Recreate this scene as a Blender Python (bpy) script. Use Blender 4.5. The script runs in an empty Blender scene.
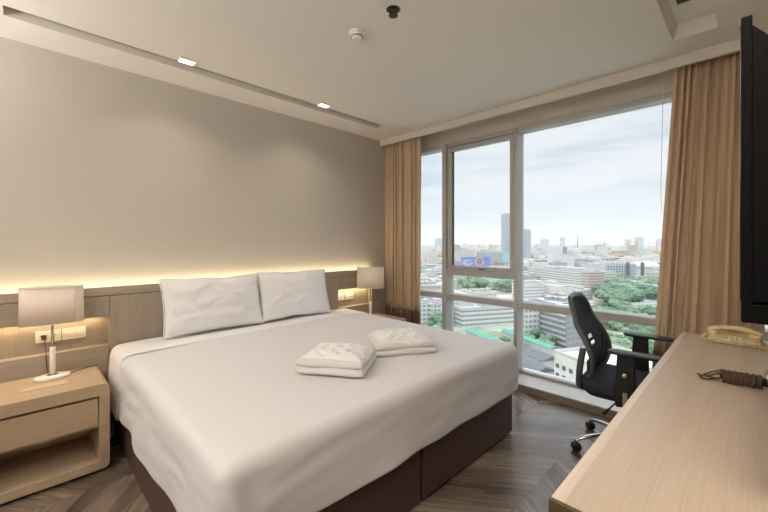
import bpy, bmesh, math, random
from mathutils import Vector, Matrix, noise
random.seed(7)
PI = math.pi
C = bpy.context.scene.collection
SC = bpy.context.scene

# ------------------------------------------------------------------ camera
EYE = 1.33
HAZE = 1.8e-4
cam = bpy.data.cameras.new('camera'); co = bpy.data.objects.new('camera', cam); C.objects.link(co)
co.location = (0, 0, EYE); co.rotation_euler = (math.radians(90), 0, math.radians(-44.8))
cam.sensor_width = 36; cam.lens = 366/768*36; cam.shift_y = -13/768
cam.clip_start = 0.02; cam.clip_end = 30000
SC.camera = co
SC.view_settings.view_transform = 'Standard'; SC.view_settings.look = 'None'
SC.view_settings.gamma = 1; SC.view_settings.use_curve_mapping = False
SC.view_settings.exposure = 0.0
SC.cycles.use_denoising = True
SC.cycles.max_bounces = 10; SC.cycles.diffuse_bounces = 6; SC.cycles.volume_bounces = 1
SC.cycles.transparent_max_bounces = 16
SC.cycles.sample_clamp_indirect = 6

def lin(r, g, b):
    f = lambda c: (c/255/12.92) if c/255 <= .04045 else ((c/255+.055)/1.055)**2.4
    return (f(r), f(g), f(b), 1)

# ------------------------------------------------------------------ sky (overcast with blue rifts, brighter overhead)
W = bpy.data.worlds.new('sky'); SC.world = W; W.use_nodes = True
nt = W.node_tree; nt.nodes.clear(); N = nt.nodes.new; L = nt.links.new
out = N('ShaderNodeOutputWorld'); bg = N('ShaderNodeBackground'); L(bg.outputs[0], out.inputs[0])
tc = N('ShaderNodeTexCoord'); sep = N('ShaderNodeSeparateXYZ'); L(tc.outputs['Generated'], sep.inputs[0])
mp = N('ShaderNodeMapping'); mp.inputs['Scale'].default_value = (1.3, 1.3, 9.0); L(tc.outputs['Generated'], mp.inputs[0])
ns = N('ShaderNodeTexNoise'); ns.inputs['Scale'].default_value = 1.6; ns.inputs['Detail'].default_value = 6; ns.inputs['Roughness'].default_value = .55
L(mp.outputs[0], ns.inputs['Vector'])
cr = N('ShaderNodeValToRGB'); cr.color_ramp.elements[0].position = .34; cr.color_ramp.elements[0].color = lin(202, 216, 230)
cr.color_ramp.elements[1].position = .5; cr.color_ramp.elements[1].color = lin(236, 239, 244)
L(ns.outputs['Fac'], cr.inputs[0])
hz = N('ShaderNodeMapRange'); hz.inputs['From Min'].default_value = 0.0; hz.inputs['From Max'].default_value = .13; L(sep.outputs['Z'], hz.inputs['Value'])
mx = N('ShaderNodeMix'); mx.data_type = 'RGBA'; mx.inputs['A'].default_value = lin(211, 217, 226)
L(hz.outputs[0], mx.inputs['Factor']); L(cr.outputs[0], mx.inputs['B'])
st = N('ShaderNodeMapRange'); st.inputs['From Min'].default_value = .37; st.inputs['From Max'].default_value = .8
st.inputs['To Min'].default_value = 1.0; st.inputs['To Max'].default_value = 3.6; L(sep.outputs['Z'], st.inputs['Value'])
L(mx.outputs['Result'], bg.inputs['Color']); L(st.outputs[0], bg.inputs['Strength'])

# ------------------------------------------------------------------ room dimensions (metres)
YW = 3.17      # headboard wall
XB = -1.9      # wall behind the camera
YR = -0.32     # desk wall
XS = 3.187     # face of the low window sill
XG = 3.45      # glass line
XC = 3.08      # front of the curtain pocket
ZC = 2.565     # ceiling
YH = 3.09      # headboard front

def area(name, loc, rot, sx, sy, power, col, spread=180):
    l = bpy.data.lights.new(name, 'AREA'); l.shape = 'RECTANGLE'; l.size = sx; l.size_y = sy; l.energy = power; l.color = col[:3]
    l.spread = math.radians(spread)
    o = bpy.data.objects.new(name, l); o.location = loc; o.rotation_euler = rot; C.objects.link(o); return o
WARM = (1.0, .78, .52); SOFT = (1.0, .965, .92)
cove = area('cove_light', (1.3, 3.128, 1.0), (PI, 0, 0), 3.2, .02, 5.6, (1, .8, .5))
# unseen fill lamps at the ceiling, added to brighten room and bed foot
ceil_fill_a = area('ceiling_fill_light', (-1.0, 2.0, ZC-.09), (0, 0, 0), .55, .55, 5, SOFT)
ceil_fill_b = area('ceiling_fill_light', (.95, .02, ZC-.09), (0, 0, 0), .24, .24, 13, (1, .84, .66))

# two uplights added behind the camera, out of view, to brighten the ceiling
UPL = [area('uplight_fill', (-1.45, y, 1.78), (PI, 0, 0), .34, .34, 60, SOFT, 170) for y in (2.55, .35)]

# ------------------------------------------------------------------ material helpers
MATS = {}
def mat(name, col, rough=.6, metal=0, bump=0, bscale=200, noise_mix=0, nscale=5, col2=None, sheen=0, coat=0, spec=None, stretch=(1, 1, 1)):
    m = bpy.data.materials.new(name); m.use_nodes = True; t = m.node_tree; b = t.nodes['Principled BSDF']
    b.inputs['Base Color'].default_value = col; b.inputs['Roughness'].default_value = rough; b.inputs['Metallic'].default_value = metal
    if spec is not None: b.inputs['Specular IOR Level'].default_value = spec
    if sheen: b.inputs['Sheen Weight'].default_value = sheen
    if coat: b.inputs['Coat Weight'].default_value = coat
    tc = t.nodes.new('ShaderNodeTexCoord'); mp = t.nodes.new('ShaderNodeMapping'); mp.inputs['Scale'].default_value = stretch
    t.links.new(tc.outputs['Object'], mp.inputs[0])
    if noise_mix:
        n = t.nodes.new('ShaderNodeTexNoise'); n.inputs['Scale'].default_value = nscale; n.inputs['Detail'].default_value = 6
        t.links.new(mp.outputs[0], n.inputs['Vector'])
        x = t.nodes.new('ShaderNodeMix'); x.data_type = 'RGBA'
        x.inputs['A'].default_value = col; x.inputs['B'].default_value = col2 or tuple(c*(1-noise_mix) for c in col[:3])+(1,)
        r = t.nodes.new('ShaderNodeMapRange'); r.inputs['From Min'].default_value = .35; r.inputs['From Max'].default_value = .65
        t.links.new(n.outputs['Fac'], r.inputs['Value']); t.links.new(r.outputs[0], x.inputs['Factor']); t.links.new(x.outputs['Result'], b.inputs['Base Color'])
    if bump:
        n2 = t.nodes.new('ShaderNodeTexNoise'); n2.inputs['Scale'].default_value = bscale; n2.inputs['Detail'].default_value = 3
        t.links.new(mp.outputs[0], n2.inputs['Vector'])
        bp = t.nodes.new('ShaderNodeBump'); bp.inputs['Strength'].default_value = bump; bp.inputs['Distance'].default_value = .002
        t.links.new(n2.outputs['Fac'], bp.inputs['Height']); t.links.new(bp.outputs[0], b.inputs['Normal'])
    MATS[name] = m; return m

def emis(name, col, strength):
    m = bpy.data.materials.new(name); m.use_nodes = True; b = m.node_tree.nodes['Principled BSDF']
    b.inputs['Base Color'].default_value = col; b.inputs['Emission Color'].default_value = col; b.inputs['Emission Strength'].default_value = strength
    return m

def wood(name, a, b_, rough=.45, axis='x', scale=1.0):
    """veneer with fine straight grain running along one axis"""
    m = bpy.data.materials.new(name); m.use_nodes = True; t = m.node_tree; b = t.nodes['Principled BSDF']
    b.inputs['Roughness'].default_value = rough; b.inputs['Specular IOR Level'].default_value = .4
    tc = t.nodes.new('ShaderNodeTexCoord'); mp = t.nodes.new('ShaderNodeMapping')
    s = {'x': (1.2, 90, 90), 'y': (90, 1.2, 90), 'z': (90, 90, 1.2)}[axis]
    mp.inputs['Scale'].default_value = tuple(v*scale for v in s); t.links.new(tc.outputs['Object'], mp.inputs[0])
    n = t.nodes.new('ShaderNodeTexNoise'); n.inputs['Scale'].default_value = 3; n.inputs['Detail'].default_value = 5; n.inputs['Distortion'].default_value = .4
    t.links.new(mp.outputs[0], n.inputs['Vector'])
    n3 = t.nodes.new('ShaderNodeTexNoise'); n3.inputs['Scale'].default_value = .25; n3.inputs['Detail'].default_value = 3
    t.links.new(mp.outputs[0], n3.inputs['Vector'])
    ad = t.nodes.new('ShaderNodeMath'); ad.operation = 'MULTIPLY_ADD'; ad.inputs[1].default_value = .6
    sc = t.nodes.new('ShaderNodeMath'); sc.operation = 'MULTIPLY'; sc.inputs[1].default_value = .4
    t.links.new(n3.outputs['Fac'], sc.inputs[0]); t.links.new(n.outputs['Fac'], ad.inputs[0]); t.links.new(sc.outputs[0], ad.inputs[2])
    r = t.nodes.new('ShaderNodeValToRGB'); r.color_ramp.elements[0].position = .38; r.color_ramp.elements[0].color = b_
    r.color_ramp.elements[1].position = .6; r.color_ramp.elements[1].color = a
    t.links.new(ad.outputs[0], r.inputs[0]); t.links.new(r.outputs[0], b.inputs['Base Color'])
    bp = t.nodes.new('ShaderNodeBump'); bp.inputs['Strength'].default_value = .08; bp.inputs['Distance'].default_value = .001
    t.links.new(n.outputs['Fac'], bp.inputs['Height']); t.links.new(bp.outputs[0], b.inputs['Normal'])
    MATS[name] = m; return m

M_wall = mat('wallpaper', lin(186, 180, 172), .8, bump=.25, bscale=350)
M_ceil = mat('ceiling_paint', lin(224, 220, 214), .8)
M_trim = mat('painted_trim', lin(212, 206, 197), .6)
M_head = wood('headboard_veneer', lin(163, 151, 136), lin(148, 136, 121), .5, 'z', .8)
M_headx = wood('headboard_cap_veneer', lin(163, 151, 136), lin(148, 136, 121), .5, 'x', .8)
M_night = wood('nightstand_veneer', lin(178, 157, 131), lin(166, 146, 120), .42, 'x', .8)
M_desk = wood('desk_veneer', lin(203, 187, 170), lin(192, 175, 157), .38, 'x', .9)
M_edge = wood('desk_edge_band', lin(224, 212, 198), lin(206, 192, 176), .38, 'x', .5)
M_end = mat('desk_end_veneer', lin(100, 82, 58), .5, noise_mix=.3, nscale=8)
M_linen = mat('white_linen', lin(212, 211, 216), .85, bump=.12, bscale=500, sheen=.2)
M_linen2 = mat('white_pillow_cotton', lin(228, 228, 232), .85, bump=.1, bscale=400, sheen=.2)
M_towel = mat('white_terry', lin(222, 220, 220), .95, bump=.9, bscale=900, sheen=.4)
M_leather = mat('brown_leatherette', lin(82, 60, 56), .5, bump=.3, bscale=500)
M_seam = mat('dark_seam', lin(38, 28, 26), .6)
M_curt = mat('tan_curtain_cloth', lin(208, 186, 158), .85, bump=.4, bscale=700, sheen=.15)
M_hem = mat('brown_curtain_hem', lin(122, 98, 80), .85, bump=.3, bscale=700)
M_alu = mat('beige_aluminium', lin(180, 180, 178), .45, .2)
M_alud = mat('dark_gasket', lin(88, 84, 78), .6)
M_sill = mat('sill_stone', lin(214, 214, 212), .35)
M_sillf = mat('sill_face', lin(150, 138, 122), .6)
M_shade = None
M_white = mat('white_plastic', lin(232, 224, 210), .4)
M_lampw = mat('white_lacquer', lin(232, 226, 218), .25)
M_chrome = mat('chrome', lin(200, 200, 202), .18, 1)
M_nickel = mat('brushed_nickel', lin(190, 186, 180), .35, 1)
M_black = mat('black_plastic', lin(26, 26, 28), .45)
M_blackg = mat('black_tv_shell', lin(6, 6, 8), .6, spec=.12)
M_screen = mat('black_screen', lin(8, 8, 10), .12)
M_grey = mat('grey_plastic_frame', lin(78, 80, 84), .38)
M_mesh = mat('black_mesh_fabric', lin(24, 25, 28), .8, bump=.8, bscale=900)
M_seat = mat('black_seat_fabric', lin(38, 41, 52), .9, bump=.6, bscale=600)
M_phone = mat('cream_plastic', lin(226, 208, 166), .4)
M_cordb = mat('brown_cord', lin(84, 66, 50), .4)
M_card = mat('cream_card', lin(192, 172, 142), .7)
M_vent = mat('vent_grey', lin(74, 76, 74), .5)
M_sprk = mat('sprinkler_metal', lin(90, 78, 66), .35, .8)
M_slot = mat('slot_paint', lin(168, 158, 144), .7)
M_led = emis('led_face', (1, .93, .8, 1), 12)

# lamp shade: thin fabric lit from inside
m = bpy.data.materials.new('lampshade_fabric'); m.use_nodes = True; t = m.node_tree; b = t.nodes['Principled BSDF']
b.inputs['Base Color'].default_value = lin(244, 238, 230); b.inputs['Roughness'].default_value = .9
tr = t.nodes.new('ShaderNodeBsdfTranslucent'); tr.inputs[0].default_value = lin(232, 214, 190)
ms = t.nodes.new('ShaderNodeMixShader'); ms.inputs[0].default_value = .35
t.links.new(b.outputs[0], ms.inputs[1]); t.links.new(tr.outputs[0], ms.inputs[2]); t.links.new(ms.outputs[0], t.nodes['Material Output'].inputs[0])
M_shade = m
# window glass: thin pane, clear straight through with a slight reflection
m = bpy.data.materials.new('window_glass'); m.use_nodes = True; t = m.node_tree; t.nodes.remove(t.nodes['Principled BSDF'])
a_ = t.nodes.new('ShaderNodeBsdfTransparent'); a_.inputs[0].default_value = (.97, .98, .98, 1)
g_ = t.nodes.new('ShaderNodeBsdfGlossy'); g_.inputs['Roughness'].default_value = .02
fr = t.nodes.new('ShaderNodeFresnel'); fr.inputs[0].default_value = 1.1
mg = t.nodes.new('ShaderNodeMixShader'); t.links.new(fr.outputs[0], mg.inputs[0]); t.links.new(a_.outputs[0], mg.inputs[1]); t.links.new(g_.outputs[0], mg.inputs[2])
t.links.new(mg.outputs[0], t.nodes['Material Output'].inputs[0])
M_glass = m

# floor: chevron planks
def floor_mat():
    m = bpy.data.materials.new('chevron_floor'); m.use_nodes = True; t = m.node_tree; b = t.nodes['Principled BSDF']
    N = t.nodes.new; L = t.links.new
    def ma(op, a, b2=None, c=None):
        n = N('ShaderNodeMath'); n.operation = op
        for i, v in enumerate((a, b2, c)):
            if v is None: continue
            if isinstance(v, (int, float)): n.inputs[i].default_value = v
            else: L(v, n.inputs[i])
        return n.outputs[0]
    tc = N('ShaderNodeTexCoord'); s = N('ShaderNodeSeparateXYZ'); L(tc.outputs['Object'], s.inputs[0])
    x, y = s.outputs['X'], s.outputs['Y']
    cw = .42
    q = ma('DIVIDE', y, cw); colid = ma('FLOOR', q); fx = ma('FRACT', q)
    tri = ma('PINGPONG', q, 1.0)                     # 0..1..0 zigzag between neighbouring columns
    v = ma('ADD', x, ma('MULTIPLY', tri, cw*.75))
    pw = .125
    pid = ma('FLOOR', ma('DIVIDE', v, pw)); pf = ma('FRACT', ma('DIVIDE', v, pw))
    cmb = N('ShaderNodeCombineXYZ'); L(colid, cmb.inputs[0]); L(pid, cmb.inputs[1])
    wn = N('ShaderNodeTexWhiteNoise'); L(cmb.outputs[0], wn.inputs['Vector'])
    # grain runs with the plank
    par = N('ShaderNodeCombineXYZ'); L(ma('MULTIPLY', v, 26), par.inputs[0]); L(ma('MULTIPLY', y, 2.2), par.inputs[1]); L(ma('MULTIPLY', wn.outputs['Value'], 30), par.inputs[2])
    g = N('ShaderNodeTexNoise'); g.inputs['Scale'].default_value = 1; g.inputs['Detail'].default_value = 6; g.inputs['Distortion'].default_value = .6; L(par.outputs[0], g.inputs['Vector'])
    f = ma('ADD', ma('MULTIPLY', g.outputs['Fac'], .75), ma('MULTIPLY', wn.outputs['Value'], .38))
    r = N('ShaderNodeValToRGB'); e = r.color_ramp.elements
    e[0].position = .3; e[0].color = lin(86, 74, 64); e[1].position = .85; e[1].color = lin(150, 134, 118)
    k = e.new(.55); k.color = lin(114, 100, 87)
    L(f, r.inputs[0])
    j1 = ma('LESS_THAN', pf, .025); j2 = ma('LESS_THAN', fx, .008); j = ma('MAXIMUM', j1, j2)
    mx = N('ShaderNodeMix'); mx.data_type = 'RGBA'; L(ma('MULTIPLY', j, .7), mx.inputs['Factor']); L(r.outputs[0], mx.inputs['A']); mx.inputs['B'].default_value = lin(35, 27, 22)
    L(mx.outputs['Result'], b.inputs['Base Color']); b.inputs['Coat Weight'].default_value = .35; b.inputs['Coat Roughness'].default_value = .22
    L(ma('ADD', ma('MULTIPLY', g.outputs['Fac'], .2), .16), b.inputs['Roughness'])
    bp = N('ShaderNodeBump'); bp.inputs['Strength'].default_value = .25; bp.inputs['Distance'].default_value = .001
    L(ma('SUBTRACT', g.outputs['Fac'], j), bp.inputs['Height']); L(bp.outputs[0], b.inputs['Normal'])
    return m
M_floor = floor_mat()

# ------------------------------------------------------------------ mesh helpers
def obj(name, bm, m, parent=None, smooth=False, bevel=0, seg=2, loc=None):
    me = bpy.data.meshes.new(name); bm.normal_update(); bm.to_mesh(me); bm.free()
    o = bpy.data.objects.new(name, me); C.objects.link(o)
    for mm in (m if isinstance(m, (list, tuple)) else [m]): me.materials.append(mm)
    if smooth:
        for p in me.polygons: p.use_smooth = True
    if bevel:
        b = o.modifiers.new('bevel', 'BEVEL'); b.width = bevel; b.segments = seg; b.limit_method = 'ANGLE'; b.angle_limit = .6
        for p in me.polygons: p.use_smooth = True
        w = o.modifiers.new('wn', 'WEIGHTED_NORMAL'); w.keep_sharp = True
    if parent: o.parent = parent
    if loc: o.location = loc
    return o

def box(bm, x0, x1, y0, y1, z0, z1, M=None, mi=0):
    vs = [bm.verts.new(Vector(p) if M is None else M @ Vector(p)) for p in
          [(x0, y0, z0), (x1, y0, z0), (x1, y1, z0), (x0, y1, z0), (x0, y0, z1), (x1, y0, z1), (x1, y1, z1), (x0, y1, z1)]]
    for f in [(0, 3, 2, 1), (4, 5, 6, 7), (0, 1, 5, 4), (1, 2, 6, 5), (2, 3, 7, 6), (3, 0, 4, 7)]:
        fc = bm.faces.new([vs[i] for i in f]); fc.material_index = mi
def bx(*a, **k):
    bm = bmesh.new(); box(bm, *a, **k); return bm

def prism(bm, pts, z0, z1, M=None):
    """closed outline (x,y) extruded z0..z1"""
    T = (lambda p: p) if M is None else (lambda p: M @ p)
    a = [bm.verts.new(T(Vector((x, y, z0)))) for x, y in pts]; b = [bm.verts.new(T(Vector((x, y, z1)))) for x, y in pts]
    n = len(pts)
    bm.faces.new(a[::-1]); bm.faces.new(b)
    for i in range(n): bm.faces.new((a[i], a[(i+1) % n], b[(i+1) % n], b[i]))

def rrect(x0, x1, y0, y1, r, n=6):
    P = []
    for cx, cy, a0 in ((x1-r, y1-r, 0), (x0+r, y1-r, PI/2), (x0+r, y0+r, PI), (x1-r, y0+r, 1.5*PI)):
        for i in range(n+1):
            a = a0+PI/2*i/n; P.append((cx+r*math.cos(a), cy+r*math.sin(a)))
    return P

def lathe(bm, prof, n=32, sx=1, sy=1, M=None, cap=True):
    """profile [(r,z)...] revolved about z"""
    T = (lambda p: p) if M is None else (lambda p: M @ p)
    rings = []
    for r, z in prof:
        rings.append([bm.verts.new(T(Vector((r*sx*math.cos(2*PI*i/n), r*sy*math.sin(2*PI*i/n), z)))) for i in range(n)])
    for a, b in zip(rings, rings[1:]):
        for i in range(n): bm.faces.new((a[i], a[(i+1) % n], b[(i+1) % n], b[i]))
    if cap:
        bm.faces.new(rings[0][::-1]); bm.faces.new(rings[-1])

def tube(bm, pts, rad, n=8, closed=False, flat=1.0):
    """round tube along a polyline; rad number or list"""
    pts = [Vector(p) for p in pts]; k = len(pts)
    R = rad if isinstance(rad, (list, tuple)) else [rad]*k
    rings = []; up = None
    for i, p in enumerate(pts):
        if closed: d = (pts[(i+1) % k]-pts[i-1]).normalized()
        else: d = (pts[min(i+1, k-1)]-pts[max(i-1, 0)]).normalized()
        if up is None:
            up = Vector((0, 0, 1)) if abs(d.z) < .9 else Vector((1, 0, 0))
        s = d.cross(up)
        if s.length < 1e-5: s = d.orthogonal()
        s.normalize(); u = s.cross(d).normalized(); up = u
        rings.append([bm.verts.new(p+s*math.cos(2*PI*j/n)*R[i]+u*math.sin(2*PI*j/n)*R[i]*flat) for j in range(n)])
    for i in range(k if closed else k-1):
        a, b = rings[i], rings[(i+1) % k]
        for j in range(n): bm.faces.new((a[j], a[(j+1) % n], b[(j+1) % n], b[j]))
    if not closed:
        bm.faces.new(rings[0][::-1]); bm.faces.new(rings[-1])

def spline(P, n=8):
    """Catmull-Rom through P"""
    P = [Vector(p) for p in P]; Q = [P[0]]+P+[P[-1]]; R = []
    for i in range(1, len(Q)-2):
        for j in range(n):
            t = j/n; a, b, c, d = Q[i-1:i+3]
            R.append(.5*((2*b)+(-a+c)*t+(2*a-5*b+4*c-d)*t*t+(-a+3*b-3*c+d)*t**3))
    R.append(P[-1]); return R

def thing(name, label, cat, loc=(0, 0, 0), rz=0, group=None, kind=None):
    o = bpy.data.objects.new(name, None); C.objects.link(o); o.empty_display_size = .1
    o.location = loc; o.rotation_euler = (0, 0, rz); return tag(o, label, cat, group, kind)
def tag(o, label, cat, group=None, kind=None):
    o['label'] = label; o['category'] = cat
    if group: o['group'] = group
    if kind: o['kind'] = kind
    return o
def struct(name, bm, m, label=None, cat=None, parent=None, **k):
    o = obj(name, bm, m, parent, **k)
    if not parent:
        o['kind'] = 'structure'
        if label: o['label'] = label; o['category'] = cat
    return o
def kids(o): return [c for c in bpy.data.objects if c.parent == o]
def dup(o, parent=None):
    c = o.copy(); C.objects.link(c)
    if parent: c.parent = parent
    for ch in kids(o): dup(ch, c)
    return c

# ------------------------------------------------------------------ room shell
struct('floor', bx(XB-.1, XS+.1, YR-.1, YW+.1, -.1, 0), M_floor, 'dark brown chevron wood plank floor', 'floor')
# ceiling with recessed slot (over the bed head) and shallow tray (over the desk)
bm = bmesh.new()
SX0, SX1, SY0, SY1 = -.066, 2.77, 2.742, 2.86
TX1, TY0, TY1 = 2.83, .14, .345
zt = ZC+.2
box(bm, XB-.1, XC, SY1, YW+.1, ZC, zt)                 # strip beside headboard wall
box(bm, XB-.1, SX0, SY0, SY1, ZC, zt); box(bm, SX1, XC, SY0, SY1, ZC, zt)
box(bm, XB-.1, XC, TY1, SY0, ZC, zt)
box(bm, XB-.1, .3, TY0, TY1, ZC, zt); box(bm, TX1, XC, TY0, TY1, ZC, zt)
box(bm, XB-.1, XC, YR-.1, TY0, ZC, zt)
# sloping sides of the tray
def wedge(bm, P, Q):
    a = [bm.verts.new(p) for p in P]; b = [bm.verts.new(p) for p in Q]
    n = len(P); bm.faces.new(a[::-1]); bm.faces.new(b)
    for i in range(n): bm.faces.new((a[i], a[(i+1) % n], b[(i+1) % n], b[i]))
wedge(bm, [(.3, TY1, ZC), (.3, TY1, ZC+.06), (.3, TY1-.03, ZC+.06)], [(TX1, TY1, ZC), (TX1, TY1, ZC+.06), (TX1, TY1-.03, ZC+.06)])
wedge(bm, [(TX1, TY0, ZC), (TX1, TY0, ZC+.06), (TX1-.06, TY0, ZC+.06)], [(TX1, TY1, ZC), (TX1, TY1, ZC+.06), (TX1-.06, TY1, ZC+.06)])
box(bm, .25, TX1+.02, TY0-.02, TY1+.02, ZC+.06, ZC+.1)
struct('ceiling', bm, M_ceil, 'off-white plaster ceiling with recessed tray', 'ceiling')
struct('trim_1', bx(SX0-.01, SX1+.01, SY0-.01, SY1+.01, ZC+.045, ZC+.06), M_slot, 'long recessed ceiling slot over bed head', 'ceiling slot')
struct('trim_2', bx(XC, XC+.03, YR-.1, YW, ZC-.069, zt), M_trim, 'painted curtain pocket fascia above window', 'trim', bevel=.003)
struct('trim_4', bx(XC+.03, XG+.15, YR-.1, YW, ZC+.08, zt), M_ceil, 'ceiling of the curtain pocket', 'trim')
struct('wall_left', bx(XB-.1, XG+.15, YW, YW+.12, -.1, zt), M_wall, 'greige papered wall behind the headboard', 'wall')
struct('wall_right', bx(XB-.1, XG+.15, YR-.12, YR, -.1, zt), M_wall, 'papered wall behind the desk', 'wall')
struct('wall_back', bx(XB-.12, XB, YR-.1, YW+.1, -.1, zt), M_wall, 'papered wall behind the camera', 'wall')
struct('wall_column', bx(3.02, 3.12, YR, -.078, 0, ZC), M_trim, 'pale pilaster beside the right curtain', 'wall')
zh = EYE+.3075*XG
struct('wall_window', bx(XG-.03, XG+.12, YR, YW, zh+.04, zt), M_trim, 'pale beam above the window', 'wall')
# sill: face and slightly sloping top
bm = bmesh.new(); wedge(bm, [(XS, YR, 0), (XG+.12, YR, 0), (XG+.12, YR, .085), (XS, YR, .062)], [(XS, YW, 0), (XG+.12, YW, 0), (XG+.12, YW, .085), (XS, YW, .062)])
struct('trim_5', bm, M_sill, 'low pale window sill ledge', 'sill')
struct('trim_6', bx(XS-.008, XS, -.078, YW, 0, .055), M_sillf, 'beige face board of the window sill', 'sill')
struct('baseboard_right', bx(XB, 3.02, YR, YR+.012, 0, .09), M_trim, 'pale skirting on the desk wall', 'skirting')
struct('baseboard_back', bx(XB, XB+.012, YR, YW, 0, .09), M_trim, 'pale skirting behind the camera', 'skirting')

# ------------------------------------------------------------------ window
XF = 3.35
win = bpy.data.objects.new('window_1', None); C.objects.link(win); win['kind'] = 'structure'; win['label'] = 'full-width aluminium window overlooking the city'; win['category'] = 'window'
ZM0, ZM1 = .706, .768
def frame_bar(name, *a, m=M_alu): obj(name, bx(*a), m, win, bevel=.004)
frame_bar('mullion', XF, XG+.05, 1.580, 1.612, .07, zh+.04)
frame_bar('mullion', XF, XG+.05, 2.395, 2.452, .07, zh+.04)
frame_bar('mullion', XF, XG+.05, -.14, -.08, .07, zh+.04)
frame_bar('mullion', XF, XG+.05, 3.13, YW, .07, zh+.04)
for y0, y1 in ((-.08, 1.580), (1.612, 2.395), (2.452, 3.13)):
    frame_bar('rail', XF+.004, XG+.045, y0, y1, ZM0, ZM1)
    frame_bar('head_rail', XF+.02, XG+.045, y0, y1, zh, zh+.045)
    frame_bar('bottom_rail', XG-.03, XG+.045, y0, y1, .07, .1)
frame_bar('transom', XF+.004, XG+.045, 1.612, 2.395, .979, 1.042)
# glazing
for y0, y1, z0, z1 in ((-.08, 1.580, .1, ZM0), (-.08, 1.580, ZM1, zh), (1.612, 2.395, .1, ZM0), (1.612, 2.395, ZM1, .979), (2.452, 3.13, .1, ZM0), (2.452, 3.13, ZM1, zh)):
    obj('pane', bx(XG, XG+.006, y0, y1, z0, z1), M_glass, win)
# opening sash
bm = bmesh.new()
ys0, ys1, zs0, zs1, sw = 1.618, 2.388, 1.048, zh-.01, .04
box(bm, XF+.012, XG-.02, ys0, ys0+sw, zs0, zs1); box(bm, XF+.012, XG-.02, ys1-sw, ys1, zs0, zs1)
box(bm, XF+.012, XG-.02, ys0+sw, ys1-sw, zs0, zs0+.035); box(bm, XF+.012, XG-.02, ys0+sw, ys1-sw, zs1-.04, zs1)
sash = obj('sash', bm, M_alu, win, bevel=.003)
obj('pane', bx(XG-.03, XG-.024, ys0+sw, ys1-sw, zs0+.035, zs1-.04), M_glass, sash)
bm = bmesh.new()
g0 = .006
box(bm, XG-.045, XG-.03, ys0+sw, ys0+sw+g0, zs0+.035, zs1-.04); box(bm, XG-.045, XG-.03, ys1-sw-g0*2, ys1-sw, zs0+.035, zs1-.04)
obj('gasket', bm, M_alud, sash)
bm = bmesh.new(); box(bm, XF-.002, XF+.012, 1.93, 2.0, zs0+.005, zs0+.018); box(bm, XF-.022, XF-.002, 1.955, 1.972, zs0+.006, zs0+.016); box(bm, XF-.024, XF-.014, 1.905, 1.972, zs0+.006, zs0+.016)
obj('sash_handle', bm, M_alud, sash, bevel=.002)
obj('blind_cord', (lambda b: (tube(b, [(3.3, .455, 2.5), (3.3, .47, 1.7), (3.3, .465, 1.55)], .0018, 5), b)[1])(bmesh.new()), M_white, win)

# ------------------------------------------------------------------ curtains
def curtain(name, label, ya, yb, yc, yd, nf, seed, x0=3.235, ztop=2.62, zbot=.1):
    """hangs between ya..yb at the top and yc..yd at the bottom"""
    root = thing(name, label, 'curtain', (x0, (ya+yb)/2, 0), 0, None)
    def surf(z0, z1, thick, nz):
        bm = bmesh.new(); nu = nf*14; rows = []
        rnd = random.Random(seed); ph = [rnd.uniform(-.9, .9) for _ in range(nf+3)]; am = [rnd.uniform(.65, 1.2) for _ in range(nf+3)]
        for k in range(nz+1):
            z = z0+(z1-z0)*k/nz; s = (ztop-z)/(ztop-zbot)
            a, b = ya+(yc-ya)*min(1, s*1.15), yb+(yd-yb)*s
            row = []
            for i in range(nu+1):
                t = i/nu; q = (t+.030*math.sin(t*9+seed)+.018*math.sin(t*23+seed*2))*nf; q = min(max(q, 0), nf); j = int(q); f = q-j
                p = (ph[j]*(1-f)+ph[j+1]*f)*1.0; A = (am[j]*(1-f)+am[j+1]*f)
                wv = math.sin(2*PI*q+p+.5*math.sin(s*2.2+j*.7))
                wv = math.copysign(abs(wv)**.8, wv)
                amp = .036*A*(.75+.35*s)
                small = .010*math.sin(2*PI*q*2.3+seed+s*1.5)*(1.2-s*.7)+.006*noise.noise(Vector((q*1.3, s*3, seed)))
                pleat = .007*math.sin(2*PI*q*3.1+seed)*max(0, 1-s*9)
                y = a+(b-a)*t+.012*math.cos(2*PI*q+p)*A
                row.append(bm.verts.new((amp*wv+small+pleat+thick, y-(ya+yb)/2, z)))
            rows.append(row)
        for r0, r1 in zip(rows, rows[1:]):
            for i in range(nu): bm.faces.new((r0[i], r0[i+1], r1[i+1], r1[i]))
        return bm
    zb = .56
    o = obj('drape', surf(zb, ztop, 0, 26), M_curt, root, smooth=True); s = o.modifiers.new('s', 'SOLIDIFY'); s.thickness = .003
    o = obj('hem_band', surf(zbot, zb, 0, 8), M_hem, root, smooth=True); s = o.modifiers.new('s', 'SOLIDIFY'); s.thickness = .003
    # track above, in the pocket
    obj('curtain_track', bx(-.012, .012, yb-(ya+yb)/2-.02, ya-(ya+yb)/2+.02, ztop, ztop+.024), M_white, root)
    return root
curtain('curtain', 'gathered tan curtain between the far bedside lamp and window', 3.155, 2.625, 3.15, 2.62, 9, 3, x0=3.175)
curtain('curtain', 'wide tan curtain hanging behind the desk end and television', .365, -.06, .50, -.06, 9, 11, x0=3.2)

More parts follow.
